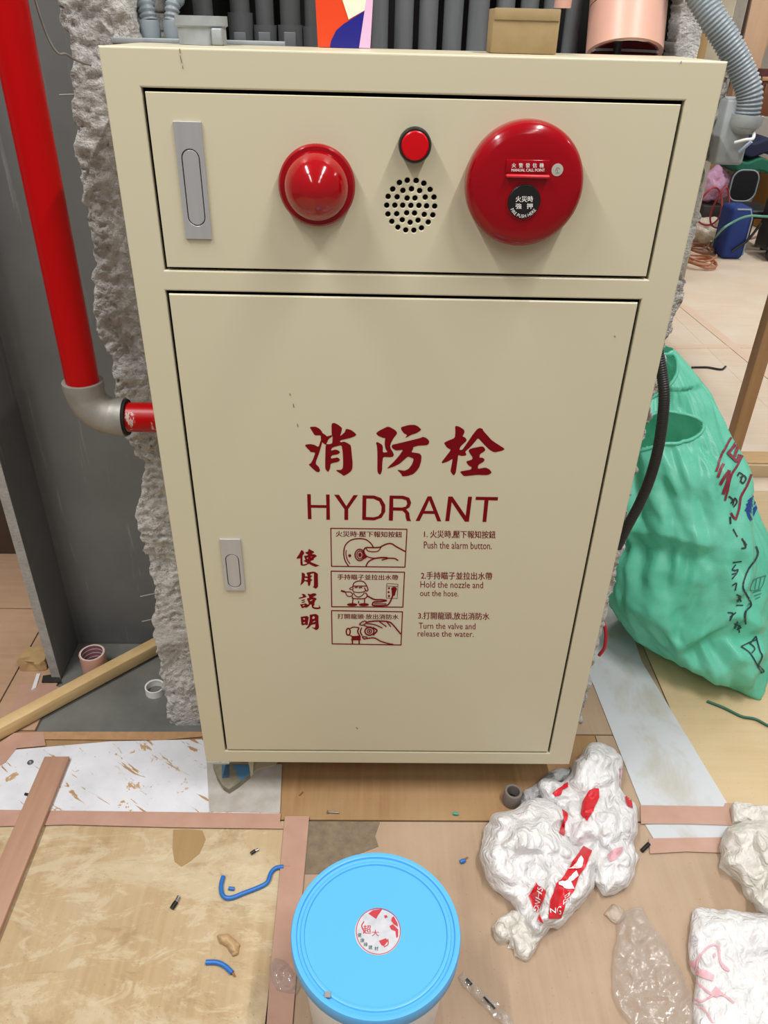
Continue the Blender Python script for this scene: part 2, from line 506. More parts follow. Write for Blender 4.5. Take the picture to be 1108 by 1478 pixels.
for x0, x1, y0, y1 in ((-1.9, -.55, -.062, .60), (-1.9, -.46, .604, 1.9)):
    panel([(x0, y0), (x1, y0), (x1, y1), (x0, y1)], M['ply_left'])
panel([(-.546, .170), (-.434, .170), (-.434, .60), (-.546, .60)], M['ply_left'])
for x0, x1 in ((.85, 2.08), (2.081, 3.3), (3.301, 4.52), (4.521, 5.74)):
    for y0, y1 in ((1.302, 2.52), (2.521, 4.9), (4.901, 7.3)):
        panel([(x0, y0), (x1, y0), (x1, y1), (x0, y1)], M['ply_far'])

# ------------------------------------------------------------------ setting: niche and broken wall
YB = .47
tag(box('wall_back', (-.45, YB, -.006), (.06, YB+.08, 2.4), M['gray_wall']), kind='structure')
wl = box('wall_left', (-.452, .337, -.006), (-.432, YB+.08, 2.4), M['gray_wall'])
tag(wl, kind='structure')
box('edge_strip', (-.4525, .3345, -.004), (-.4315, .3368, 2.4), M['gray_edge'], wl)
_e = [(70, -40), (78, 0), (92, 40), (105, 90), (106, 150), (113, 250), (128, 330), (136, 370), (134, 440), (145, 490), (163, 530), (168, 585), (183, 640), (205, 672),
      (202, 700), (196, 745), (215, 830), (224, 860), (222, 900), (233, 980), (245, 1043), (247, 1060)]
_w = np.array([P(u, v, y=.20)[[2, 0]] for u, v in _e]); _w = _w[np.argsort(_w[:, 0])]
def build_rough():
    nz, nx = 560, 330
    zs = np.linspace(-.006, 2.3, nz); V = []; xr0 = .835
    u = np.linspace(0, 1, nx)
    # section: left return, front, right return
    sec_l = .12; sec_r = .12
    X = np.zeros((nz, nx)); Y = np.zeros((nz, nx)); Z = np.repeat(zs[:, None], nx, 1)
    xl = np.interp(zs, _w[:, 0], _w[:, 1])
    xl = xl+.004*vnoise(np.stack([zs*60, 0*zs, 0*zs], -1), 3)
    xr = xr0+.006*vnoise(np.stack([zs*30, 0*zs, 0*zs], -1), 9)+.004*vnoise(np.stack([zs*90, 0*zs, 0*zs], -1), 19)
    for j, t in enumerate(u):
        if t < sec_l: a = t/sec_l; X[:, j] = xl+.01*(1-a); Y[:, j] = YB+.04-(YB+.04-.2)*a
        elif t > 1-sec_r: a = (t-1+sec_r)/sec_r; X[:, j] = xr-.01*a; Y[:, j] = .2+(YB+.04-.2)*a
        else:
            a = (t-sec_l)/(1-sec_l-sec_r)
            X[:, j] = xl+(xr-xl)*a; Y[:, j] = .2
    # chase above the cabinet with the conduits
    front = (u > sec_l) & (u < 1-sec_r)
    inch = (Z > 1.335) & (X > -.004) & (X < .762) & front[None, :]
    Y[inch] = YB-.02
    # right post is smoother and set back
    post = (Z > 1.335) & (X >= .762); Y[post] = np.maximum(Y[post], .25)
    X[post] = np.minimum(X[post], .800)
    p = np.stack([X, Y, Z], -1)
    n1 = fbm(p*11, 3, 21); n2 = np.abs(fbm(p*38, 4, 41, .6)); n3 = fbm(p*150, 2, 61, .7)
    amp = np.where(post, .3, 1.0)
    dsp = amp*(.011*n1-.008*n2+.0036*n3)+.004
    edge = np.clip(np.minimum(u/sec_l, (1-u)/sec_r), 0, 1)[None, :]
    Y2 = Y-np.where(inch, .3, 1)*np.clip(dsp, -.03, .009)*edge
    # keep clear of the cabinet back
    Y2 = np.where((Z < 1.37) & (X > -.02) & (X < .77) & ~inch, np.maximum(Y2, .198), Y2)
    X2 = X+(.0035*fbm(p*48+7, 3, 77, .6))*amp
    V = np.stack([X2, Y2, Z], -1).reshape(-1, 3)
    F = []
    for i in range(nz-1):
        b = i*nx
        for j in range(nx-1): F.append((b+j, b+j+1, b+nx+j+1, b+nx+j))
    o = mesh('wall_center', V, F, M['rough'], None, True)
    return tag(o, kind='structure')
build_rough()
# far hall wall, added side partition, chase shade sheet
far_wall = box('wall_far', (-4, 8.2, -.008), (9, 8.35, 4.2), mat('hall_wall', 'cfc6b8', .8, col2='bdb2a2', vscale=2))
tag(far_wall, kind='structure')
side_wall_added = box('wall_side_added', (-3.2, .86, -.008), (-.46, .92, 3.2), mat('added_dark_partition', '4a382a', .7, col2='3b2c20', vscale=8))  # dark board added to block light and darken the left room
tag(side_wall_added, kind='structure')
tag(box('wall_chase_shade', (-.003, .392, .9), (.775, .40, 2.4), mat('chase_shade', '151413', .9)), kind='structure')  # near-black sheet: shade of the void behind the conduits put into colour

# ------------------------------------------------------------------ hydrant cabinet
ZB, ZT = .10, 1.360
cab = thing('hydrant_cabinet', (.375, .1, ZB), 'cream steel fire hydrant cabinet with red lettering and alarm devices', 'hydrant cabinet')
def curve_panel(name, loops, y_front, depth, material, parent, bev=.0018):
    """flat panel in the xz plane with cut-outs, rounded edges"""
    cu = bpy.data.curves.new(name, 'CURVE'); cu.dimensions = '2D'; cu.fill_mode = 'BOTH'
    cu.extrude = max(depth/2-bev, 1e-5); cu.bevel_depth = bev; cu.bevel_resolution = 2; cu.offset = -bev
    for lp in loops:
        sp = cu.splines.new('POLY'); sp.points.add(len(lp)-1)
        for q, (x, z) in zip(sp.points, lp): q.co = (x, z, 0, 1)
        sp.use_cyclic_u = True
    t = bpy.data.objects.new('t', cu); COL.objects.link(t)
    me = bpy.data.meshes.new_from_object(t); bpy.data.objects.remove(t); bpy.data.curves.remove(cu)
    me.name = name
    for v in me.vertices:
        x, z, d = v.co; v.co = (x, y_front+depth/2-d, z)
    me.materials.clear(); me.materials.append(material)
    o = link(bpy.data.objects.new(name, me), parent)
    bm = bmesh.new(); bm.from_mesh(me); bmesh.ops.remove_doubles(bm, verts=bm.verts[:], dist=1e-6)
    bmesh.ops.recalc_face_normals(bm, faces=bm.faces[:]); bm.to_mesh(me); bm.free()
    return sharp(o, 12)
def rect(x0, x1, z0, z1): return [(x0, z0), (x1, z0), (x1, z1), (x0, z1)]
def pxrect(tl, tr, br, bl):
    a = [P(*q, y=0) for q in (tl, tr, br, bl)]
    return (a[0][0]+a[3][0])/2, (a[1][0]+a[2][0])/2, (a[2][2]+a[3][2])/2, (a[0][2]+a[1][2])/2
UD = pxrect((209, 131), (981, 152), (933, 400), (241, 384.5))
LD = pxrect((247, 424), (921, 437), (790, 1085), (325, 1082))
G = .0042
def grow(r, g): return rect(r[0]-g, r[1]+g, r[2]-g, r[3]+g)
curve_panel('face_frame', [rect(0, .75, ZB, ZT), grow(UD, G), grow(LD, G)], 0, .012, M['cream'], cab, .0022)
# carcass behind the frame
for nm, lo, hi in (('side_panel', (.0015, .012, ZB+.002), (.0035, .188, ZT-.0005)), ('side_panel', (.7465, .012, ZB+.002), (.7485, .188, ZT-.0005)),
                   ('top_panel', (.0015, .003, ZT-.0022), (.7485, .188, ZT-.0002)), ('bottom_panel', (.0015, .012, ZB+.0005), (.7485, .188, ZB+.0025)),
                   ('back_panel', (.0035, .186, ZB+.003), (.7465, .188, ZT-.003))):
    box(nm, lo, hi, M['cream'], cab)
box('inner_liner', (.02, .045, ZB+.02), (.73, .05, ZT-.02), M['dark'], cab)
# --- upper door with the sounder holes
gc = np.array(P(593, 297, y=0))
HOLES = [(555, 352), (652, 780), (690, 781), (723, 793), (750, 820), (618, 790), (589, 818), (633, 824), (670, 817), (705, 825), (569, 850), (608, 852), (651, 857), (685, 857), (729, 853), (767, 853),
         (563, 888), (598, 888), (632, 888), (667, 889), (702, 889), (735, 891), (770, 892), (568, 926), (606, 925), (649, 921), (683, 922), (725, 928), (762, 930), (585, 958), (630, 951), (664, 962), (698, 953), (742, 961),
         (611, 983), (645, 995), (680, 996), (713, 986)][1:]
def circ(x, z, r, n=14): return [(x+r*math.cos(2*math.pi*k/n), z+r*math.sin(2*math.pi*k/n)) for k in range(n)]
loops = [rect(*UD)]
for a, b in HOLES:
    p = P(370+a/2.9946, b/2.9946, y=0); loops.append(circ(p[0], p[2], .0036))
upper = curve_panel('upper_door', loops, -.0005, .006, M['cream'], cab, .0009)
lathe('sounder', [(0, .0), (.042, .0), (.042, -.012), (0, -.012)], (gc[0], .008, gc[2]), (0, -1, 0), M['dark'], upper, 32)
lower = curve_panel('lower_door', [rect(*LD)], -.0005, .006, M['cream'], cab, .002)
DY = -.0008
def door(u, v): return P(u, v, y=DY)
def latch(parent, c, w, h, s0, s1, r):
    p = P(*c, y=-.001); x, z = p[0], p[2]
    def oval(g, n=10):
        q = []
        for k in range(n+1):
            a = math.pi*k/n; q.append((x+(r-g)*math.cos(a), z+s1+(r-g)*math.sin(a)))
        for k in range(n+1):
            a = math.pi+math.pi*k/n; q.append((x+(r-g)*math.cos(a), z+s0+(r-g)*math.sin(a)))
        return q
    curve_panel('latch_plate', [rect(x-w/2, x+w/2, z-h/2, z+h/2), oval(0)], -.0038, .0034, M['chrome'], parent, .0005)
    box('latch_recess', (x-w*.45, -.00075, z-h*.47), (x+w*.45, -.0006, z+h*.47), M['black'], parent)
    curve_panel('latch_pull', [oval(.0012)], -.0034, .0026, M['chrome'], parent, .0008)
latch(upper, (279, 263), .0345, .140, -.042, .028, .0115)
latch(lower, (336, 815), .0345, .108, -.036, .012, .0115)
# --- siren lamp
c = P(457, 269, y=-.012); 
sl = lathe('siren_lamp', [(.030, .0), (.0475, .0), (.049, .003), (.049, .010), (.0465, .013), (.040, .0135)], (c[0], -.0008, c[2]), (0, -1, 0), M['red_plastic'], cab, 64)
lathe('siren_lens', [(.0415, .013), (.0415, .015), (.0398, .024), (.0355, .034), (.0285, .043), (.019, .050), (.009, .0535), (.0, .0545)], (c[0], -.0008, c[2]), (0, -1, 0), M['red_lens'], sl, 64)
for k in range(10):
    a = 2*math.pi*k/10
# --- indicator
c = P(598.5, 209.5, y=-.012)
il = lathe('indicator_lamp', [(.0165, 0), (.0195, 0), (.0205, .004), (.0205, .016), (.0190, .0185), (.0172, .0185), (.0168, .015)], (c[0], -.0008, c[2]), (0, -1, 0), M['black'], cab, 40)
lathe('indicator_cap', [(.0170, .012), (.0170, .0185), (.0155, .0200), (.0, .0205)], (c[0], -.0008, c[2]), (0, -1, 0), M['red_bright'], il, 40)
# --- manual call point
c = P(756, 267, y=-.018); CPX, CPZ = c[0], c[2]
cp = lathe('call_point', [(.060, 0), (.0735, 0), (.0745, .004), (.0745, .018), (.0728, .026), (.068, .0318), (.060, .0345), (.040, .0358), (.020, .0364), (.0, .0365)], (CPX, -.0008, CPZ), (0, -1, 0), M['red_plastic'], cab, 72)
CPY = -.0385
def cpp(u, v): return P(u, v, y=CPY)
q = P(756, 291, y=CPY)
bt = lathe('push_plate', [(.0, .0), (.0205, .0), (.0203, .0032), (.0195, .0040), (.0, .0042)], (q[0], -.0358, q[2]), (0, -1, 0), M['black'], cp, 40)
lathe('push_rim', [(.0207, .0), (.0222, .0), (.0222, .0022), (.0207, .0022)], (q[0], -.0362, q[2]), (0, -1, 0), M['red_plastic'], cp, 40)
def bp(u, v): return P(u, v, y=-.0403)
text_flat('lettering', '火災時', 744, 769, 283, 291.5, bp, M['ink_white'], bt, .02)
text_flat('lettering', '強', 744, 752.5, 293.5, 301.5, bp, M['ink_white'], bt, .02)
text_flat('lettering', '押', 760, 768.5, 293.5, 301.5, bp, M['ink_white'], bt, .02)
v2, f2 = text2d('FIRE PUSH HERE'); lo, hi = v2.min(0), v2.max(0)
pts = []
for a, b in (v2-lo)/(hi-lo):
    th = math.radians(-150+a*120); rr = .0185-.0*b-(.0042*b); rr = .0190-.0040*b
    pts.append((q[0]+rr*math.cos(th), -.0403, q[2]+rr*math.sin(th)))
mesh('lettering', pts, f2, M['ink_white'], bt)
a, b = P(731, 230, y=CPY), P(791, 250, y=CPY)
pq = box('name_plate', (a[0], -.0388, b[2]), (b[0], -.0350, a[2]), M['red_plastic'], cp, .0008)
a, b = P(730, 251, y=CPY), P(792, 257, y=CPY)
box('lift_tab', (a[0], -.0440, b[2]), (b[0], -.0350, a[2]), mat('red_tab', 'c81a2a', .4), cp, .0015)
def npp(u, v): return P(u, v, y=-.0391)
for k, ch in enumerate('火警發信機'):
    text_flat('lettering', ch, 738.5+k*10, 744.5+k*10, 235.5, 242, npp, M['ink_white'], pq, .015)
text_flat('lettering', 'MANUAL CALL POINT', 738, 786, 243.5, 247.6, npp, M['ink_white'], pq, .01)
q = P(804.5, 245.5, y=CPY)
st = lathe('seal_sticker', [(0, 0), (.0072, 0), (.0072, .0008), (0, .0010)], (q[0], -.0362, q[2]), (0, -1, 0), mat('silver_sticker', 'bdb9ae', .4, .3), cp, 28)
def spp(u, v): return P(u, v, y=-.0374)
gi = mat('ink_grey', '7c776c', .6)
plane_print('emblem', [poly for poly in stroke([(801, 247), (804, 242), (808, 244)], .9)+stroke([(801.5, 250), (807.5, 249.5)], .8)+stroke([(803.5, 243), (804.5, 249)], .8)], spp, gi, st)

# ------------------------------------------------------------------ red lettering on the lower door
def loc(ox, oy, s): return lambda pts: np.array([(ox+x/s, oy+y/s) for x, y in pts])
L1 = loc(436, 604, 12.311); L2 = loc(536, 606, 12.311); L3 = loc(634, 606, 11.08)
def soft(poly):
    """round the traced corners a little"""
    p = np.asarray(poly, float); n = len(p); out = []
    for i in range(n):
        a, b, c = p[i-1], p[i], p[(i+1) % n]
        out.append(b+(a-b)*.16); out.append(b+(c-b)*.16)
    return np.array(out)
XIAO = [L1([(135, 160), (150, 148), (235, 145), (300, 175), (345, 225), (360, 260), (410, 290), (440, 320), (525, 295), (530, 322), (470, 365), (440, 430), (418, 470), (380, 445), (350, 420), (330, 370), (330, 300), (235, 300), (210, 285), (185, 240)]),
        L1([(335, 370), (356, 425), (300, 620), (245, 760), (240, 810), (295, 860), (318, 920), (300, 955), (255, 950), (190, 895), (110, 815), (150, 800), (190, 730), (235, 605), (145, 595), (130, 570), (85, 525), (48, 480), (70, 462), (150, 455), (220, 470), (290, 510)]),
        L1([(520, 95), (560, 78), (610, 95), (670, 135), (708, 170), (700, 225), (670, 320), (760, 240), (770, 195), (800, 185), (870, 205), (930, 250), (962, 285), (945, 310), (860, 345), (690, 385), (665, 405), (690, 425), (740, 410), (790, 430), (850, 465), (865, 490), (880, 640), (895, 780), (890, 890), (870, 935), (800, 990), (735, 1020), (700, 990), (605, 930), (610, 915), (690, 915), (722, 880), (728, 760), (720, 600), (700, 475), (620, 490), (540, 515), (512, 550), (515, 570), (590, 552), (640, 565), (675, 600), (640, 635), (530, 655), (510, 680), (510, 715), (630, 690), (678, 735), (640, 770), (505, 800), (495, 890), (465, 948), (440, 935), (410, 895), (408, 780), (416, 455), (480, 458), (535, 440), (540, 330), (524, 290)])]
FANG = [L2([(78, 240), (130, 195), (285, 118), (330, 130), (420, 180), (455, 225), (445, 260), (395, 320), (345, 410), (330, 470), (345, 520), (385, 580), (398, 625), (380, 655), (330, 665), (205, 660), (192, 760), (188, 900), (165, 965), (145, 972), (120, 955), (103, 910), (105, 600), (98, 480), (78, 400), (110, 395), (180, 435), (200, 470), (200, 580), (285, 575), (250, 520), (235, 450), (235, 380), (245, 325), (200, 320), (120, 285)]),
        L2([(522, 140), (540, 125), (660, 92), (760, 88), (820, 110), (885, 170), (860, 200), (790, 240), (700, 268), (640, 305), (595, 320), (635, 270), (580, 240), (535, 190)]),
        L2([(355, 480), (370, 440), (430, 430), (880, 320), (900, 303), (950, 310), (1005, 345), (1028, 390), (1010, 435), (975, 452), (830, 458), (740, 485), (738, 520), (705, 575), (850, 595), (890, 640), (880, 740), (850, 840), (800, 910), (740, 965), (640, 998), (545, 1005), (525, 955), (450, 885), (590, 905), (660, 870), (720, 790), (752, 690), (650, 650), (590, 700), (500, 780), (400, 830), (272, 870), (320, 815), (400, 740), (480, 650), (565, 530), (440, 545), (380, 515)])]
SHUAN = [L3([(250, 105), (275, 95), (330, 115), (390, 155), (403, 185), (390, 225), (368, 262), (415, 285), (435, 320), (425, 345), (380, 385), (335, 430), (318, 480), (365, 480), (420, 400), (470, 330), (530, 240), (600, 150), (645, 128), (690, 145), (705, 180), (760, 240), (830, 320), (900, 370), (1050, 465), (1000, 495), (880, 522), (800, 480), (700, 380), (618, 290), (560, 360), (490, 440), (410, 510), (432, 550), (420, 572), (350, 578), (300, 560), (290, 640), (270, 780), (262, 840), (235, 890), (205, 870), (175, 820), (195, 720), (212, 620), (140, 665), (45, 697), (35, 675), (100, 590), (185, 480), (120, 445), (70, 370), (120, 340), (245, 290), (255, 200)]),
         L3([(462, 490), (500, 458), (680, 422), (715, 440), (735, 480), (715, 505), (645, 550), (640, 605), (690, 605), (725, 635), (705, 670), (620, 720), (612, 785), (735, 762), (800, 790), (838, 845), (775, 885), (600, 880), (395, 902), (360, 870), (325, 825), (510, 795), (512, 750), (480, 740), (450, 710), (425, 665), (525, 635), (530, 595), (490, 545)])]
for ch in (XIAO, FANG, SHUAN):
    plane_print('brush_lettering', [soft(p) for p in ch], door, M['ink_red'], lower)
L4 = loc(424, 788, 22.16); L5 = loc(424, 850, 21.12)
SHI = [[L4([(245, 130), (290, 150), (330, 210), (330, 245), (285, 300), (272, 370), (275, 480), (285, 590), (330, 590), (450, 550), (480, 570), (400, 610), (340, 632), (240, 630), (210, 595), (205, 480), (210, 395), (110, 410), (80, 400), (100, 360), (170, 260), (220, 160)])],
       [L4([(465, 120), (485, 92), (540, 130), (620, 165), (650, 200), (625, 225), (560, 260), (680, 270), (735, 325), (700, 350), (640, 400), (630, 440), (600, 460), (545, 470), (530, 510), (600, 540), (720, 590), (820, 630), (770, 645), (690, 670), (590, 630), (490, 575), (440, 560), (380, 520), (320, 485), (310, 465), (370, 455), (345, 380), (318, 320), (335, 315), (440, 300), (450, 280), (360, 225), (370, 200), (450, 180)]), L4([(400, 385), (440, 370), (470, 385), (430, 410)]), L4([(535, 355), (575, 335), (580, 350), (550, 370)])]]
YONG = [[L4([(250, 850), (290, 855), (355, 895), (355, 970), (440, 975), (435, 940), (400, 860), (450, 845), (620, 820), (680, 830), (765, 890), (770, 1080), (775, 1290), (740, 1340), (700, 1370), (600, 1310), (640, 1290), (640, 870), (530, 900), (520, 930), (595, 965), (540, 1000), (535, 1050), (595, 1085), (540, 1130), (525, 1240), (485, 1290), (450, 1250), (440, 1160), (370, 1125), (340, 1130), (290, 1200), (200, 1260), (235, 1150), (250, 1020)]), L4([(345, 1020), (435, 1030), (435, 1080), (370, 1095), (340, 1070)])]]
SHUO = [[L5([(230, 165), (290, 150), (350, 180), (360, 210), (395, 240), (290, 275), (170, 300), (140, 275), (270, 235), (280, 210)])], [L5([(215, 350), (300, 320), (345, 330), (330, 350), (240, 370)])], [L5([(220, 415), (300, 380), (355, 390), (330, 410), (250, 425)])],
        [L5([(185, 475), (370, 440), (395, 470), (470, 480), (430, 550), (370, 575), (330, 560), (260, 590), (235, 570)]), L5([(260, 510), (310, 480), (330, 500), (280, 530)])],
        [L5([(415, 160), (440, 145), (490, 165), (600, 130), (660, 140), (695, 180), (650, 210), (570, 255), (640, 265), (700, 300), (650, 360), (625, 430), (630, 480), (590, 540), (640, 560), (740, 570), (770, 550), (760, 490), (820, 575), (790, 605), (740, 620), (640, 615), (570, 590), (545, 550), (540, 480), (500, 475), (440, 540), (400, 555), (455, 460), (440, 400), (395, 310), (410, 290), (470, 265), (450, 210)]), L5([(480, 350), (560, 318), (570, 340), (500, 375)])]]
MING = [[L5([(205, 860), (240, 845), (400, 825), (440, 850), (455, 880), (430, 1000), (425, 1080), (400, 1110), (350, 1090), (250, 1110), (230, 1085)]), L5([(275, 910), (310, 885), (345, 915), (310, 945)]), L5([(280, 1030), (330, 1005), (345, 1030), (300, 1055)])],
        [L5([(480, 790), (540, 780), (660, 762), (720, 790), (750, 820), (748, 1000), (765, 1180), (740, 1225), (680, 1258), (620, 1225), (540, 1170), (640, 1185), (660, 1080), (570, 1085), (520, 1110), (450, 1190), (350, 1225), (430, 1130), (470, 1010), (485, 900)]), L5([(555, 870), (600, 825), (645, 870), (610, 915), (560, 910)]), L5([(550, 1020), (640, 970), (655, 995), (600, 1020)])]]
for ch in (SHI, YONG, SHUO, MING):
    plane_print('brush_lettering', ch, door, M['ink_red'], lower)
LH = loc(420, 600, 3.4625)
HYD = [[LH([(80, 392), (98, 392), (99, 446), (176, 447), (174, 394), (192, 394), (194, 520), (176, 520), (176, 461), (100, 460), (102, 517), (84, 517)])],
       [LH([(215, 395), (239, 395), (276, 452), (312, 397), (334, 397), (285, 467), (285, 521), (266, 521), (266, 467)])],
       [LH([(357, 398), (415, 399), (450, 412), (470, 445), (470, 480), (452, 510), (415, 523), (355, 521)]), LH([(376, 414), (412, 415), (440, 428), (452, 455), (450, 485), (435, 502), (412, 508), (374, 506)])],
       [LH([(492, 399), (560, 400), (590, 410), (600, 435), (592, 458), (575, 468), (590, 485), (593, 512), (599, 527), (578, 526), (573, 510), (570, 488), (556, 475), (510, 474), (508, 525), (488, 524)]), LH([(510, 415), (555, 416), (576, 424), (580, 440), (573, 454), (555, 459), (510, 458)])],
       [LH([(622, 526), (682, 403), (701, 403), (750, 528), (730, 528), (716, 491), (660, 490), (642, 526)]), LH([(690, 423), (667, 476), (711, 476)])],
       [LH([(785, 404), (806, 404), (872, 500), (884, 405), (904, 405), (888, 530), (868, 530), (802, 432), (790, 527), (770, 527)])],
       [LH([(923, 405), (1034, 407), (1032, 424), (986, 423), (975, 531), (956, 531), (966, 422), (921, 421)])]]
for ch in HYD: plane_print('letter', [ch], door, M['ink_red'], lower)
# captions
def cap(s, u0, u1, vt, vb, bold=.02, slope=.012):
    um = (u0+u1)/2
    text_flat('lettering', s, u0, u1, vt, vb, lambda u, v: door(u, v+(u-um)*slope), M['ink_red'], lower, bold)
cap('火災時·壓下報知按鈕', 484.5, 580, 766.8, 775.2)
cap('手持瞄子並拉出水帶', 487, 574.3, 829.2, 837)
cap('打開龍頭·放出消防水', 487, 575, 886.3, 893.6)
cap('1. 火災時,壓下報知按鈕', 612, 715, 765.8, 777)
cap('Push the alarm button.', 611.5, 709.5, 782, 792.3, .0)
cap('2.手持瞄子並拉出水帶', 607.5, 710, 825.6, 836.5)
cap('Hold the nozzle and', 606.5, 697, 839.3, 848.6, .0)
cap('out the hose.', 606, 661.5, 852.2, 860.6, .0)
cap('3.打開龍頭,放出消防水', 603.5, 706, 883.8, 894.6)
cap('Turn the valve and', 604, 686, 899.2, 908, .0)
cap('release the water.', 602.5, 683.5, 910.5, 919, .0)
# pictograms
def pict(name, ox, oy, s, frame, strokes, fills):
    L = loc(ox, oy, s); out = []
    fr = list(frame)+[frame[0]]
    for a, b in zip(fr[:-1], fr[1:]): out += stroke(L([a, b]), 14/s, False)
    for pts, w in strokes: out += stroke(L(pts), w/s)
    for f in fills: out.append(L(f) if not isinstance(f, list) else [L(q) for q in f])
    return plane_print(name, out, door, M['ink_red'], lower)
pict('push_button_pictogram', 474, 758, 9.233, [(30, 42), (1045, 55), (1018, 560), (40, 548)],
     [([(265, 545), (220, 470), (203, 380), (215, 290), (250, 235), (310, 195), (400, 180), (490, 190), (545, 225), (580, 265), (600, 300)], 16),
      ([(235, 335), (232, 390), (250, 460), (285, 515)], 12),
      ([(470, 330), (500, 300), (600, 300), (680, 295), (720, 275), (780, 250), (840, 248), (900, 285), (1020, 350)], 18),
      ([(500, 300), (520, 340), (590, 355), (660, 345), (700, 295)], 13), ([(470, 330), (480, 380), (520, 420), (600, 440), (700, 430), (780, 430)], 14),
      ([(500, 545), (530, 490), (600, 450), (700, 435), (800, 440), (880, 445), (925, 470)], 17), ([(710, 465), (790, 445)], 14),
      (list(ellipse(415, 397, 62, 75))+[(477, 397)], 16), (list(ellipse(418, 397, 40, 52))+[(458, 397)], 12)],
     [ellipse(282, 407, 20, 19), np.array([(440, 330), (475, 335), (490, 390), (520, 420), (500, 440), (440, 468), (470, 400)]), ellipse(418, 397, 22, 30)])
pict('pull_hose_pictogram', 474, 820, 9.233, [(35, 40), (1012, 55), (990, 520), (42, 515)],
     [([(325, 240), (335, 205), (370, 180), (420, 172), (470, 185), (505, 230), (525, 290), (500, 305), (478, 262)], 14), ([(325, 240), (505, 240)], 14),
      ([(325, 245), (280, 275), (320, 290)], 11), ([(325, 250), (330, 310), (400, 325), (470, 315), (500, 290)], 12), ([(350, 260), (385, 255)], 14), ([(405, 262), (445, 258)], 16),
      ([(330, 330), (360, 370), (400, 385), (440, 370), (480, 330)], 12), ([(320, 380), (330, 405), (480, 405), (515, 360), (490, 330)], 14),
      ([(170, 303), (215, 315)], 24), ([(215, 318), (290, 320), (320, 350), (300, 375), (250, 370), (225, 322)], 12),
      ([(325, 405), (320, 465)], 14), ([(480, 405), (480, 465)], 14), ([(400, 440), (400, 470)], 14),
      ([(515, 370), (610, 418), (700, 422), (772, 432), (700, 448), (610, 452), (588, 472), (600, 498), (740, 500), (800, 480), (850, 380), (870, 280)], 19), ([(610, 475), (770, 478)], 12),
      ([(775, 205), (925, 215)], 6), ([(925, 215), (915, 405)], 6), ([(915, 405), (770, 400)], 6), ([(770, 400), (775, 205)], 6), ([(775, 240), (920, 245)], 6)],
     [ellipse(315, 487, 70, 20), ellipse(470, 487, 68, 20), ellipse(872, 280, 38, 30), ellipse(805, 268, 13, 14), ellipse(800, 320, 13, 14), ellipse(805, 372, 14, 15), np.array([(840, 300), (900, 300), (880, 370), (845, 370)])])
pict('open_valve_pictogram', 474, 876, 9.233, [(40, 50), (985, 65), (965, 508), (48, 492)],
     [(list(ellipse(262, 332, 26, 45))+[(288, 332)], 18), ([(285, 290), (330, 270), (400, 275)], 14), ([(285, 380), (330, 395), (420, 388)], 14),
      ([(405, 280), (388, 330), (412, 380)], 18), ([(440, 280), (424, 330), (445, 380)], 16), ([(318, 440), (318, 495)], 18), ([(408, 440), (408, 498)], 18),
      (list(ellipse(545, 325, 60, 52))+[(605, 325)], 18), ([(590, 275), (645, 315), (595, 375)], 20), (list(ellipse(545, 325, 30, 26, 10))+[(575, 325)], 12),
      ([(410, 230), (450, 200), (490, 190), (500, 212), (460, 242), (412, 240)], 14), ([(500, 205), (600, 190), (720, 190), (800, 200), (850, 230), (960, 360)], 18),
      ([(500, 220), (620, 240), (715, 280)], 14), ([(680, 200), (770, 262)], 14), ([(780, 205), (828, 262)], 14), ([(460, 240), (520, 265), (570, 268)], 14),
      ([(450, 395), (470, 425), (520, 420), (610, 415), (700, 460), (800, 490), (860, 500)], 16), ([(450, 395), (500, 402), (520, 420)], 14), ([(300, 440), (430, 440)], 10)],
     [np.array([(310, 392), (430, 392), (425, 436), (305, 436)]), ellipse(545, 325, 14, 12)])

sf = mat('scuff', '6e6657', .7)
for pl in ([(259, 70), (260, 77)], [(260, 80), (262, 91)], [(263, 95), (264, 99)], [(983, 88), (982, 92)], [(418, 568), (419, 571)], [(423, 583), (424, 588)], [(429, 612), (430, 616)], [(886, 485), (888, 486)], [(514, 1050), (516, 1052)]):
    q = stroke(pl, 1.1, False)
    plane_print('scuff_mark', q, lambda u, v: P(u, v, y=-.0011), sf, lower if pl[0][1] > 430 else cab)

# ------------------------------------------------------------------ red standpipe
YP = .105
e0 = P(123, 560, y=YP); pr = .0262
sp = thing('standpipe', (e0[0], YP, .7), 'scratched red water pipe with galvanised elbow entering the cabinet side', 'pipe')
ze = P(180, 602, y=YP)[2]; xe = P(124, 575, y=YP)[0]
tube('riser', [(xe, YP, ze+.045), (xe, YP, 2.4)], pr, M['pipe_red'], sp, seg=32, smooth_path=False)
tube('branch', [(xe+.045, YP, ze), (.0012, YP, ze)], pr*.93, M['pipe_red_worn'], sp, seg=32, smooth_path=False)
ring = [(xe, YP, ze+.060), (xe, YP, ze+.046)]
R0 = .046
arc = [(xe+R0-R0*math.cos(a), YP, ze+R0-R0*math.sin(a)) for a in np.linspace(0, math.pi/2, 12)]
el = tube('elbow', [(xe, YP, ze+.063), (xe, YP, ze+.052)]+arc[1:-1]+[(xe+R0+.004, YP, ze), (xe+R0+.014, YP, ze)], .0305, M['galv'], sp, seg=32, smooth_path=False,
          rfun=lambda t, i: .0325 if i < 2 or i > 11 else .0305)
tube('sealing_ring', [(xe+R0+.013, YP, ze), (xe+R0+.018, YP, ze)], .0298, M['dark'], sp, seg=32, smooth_path=False)
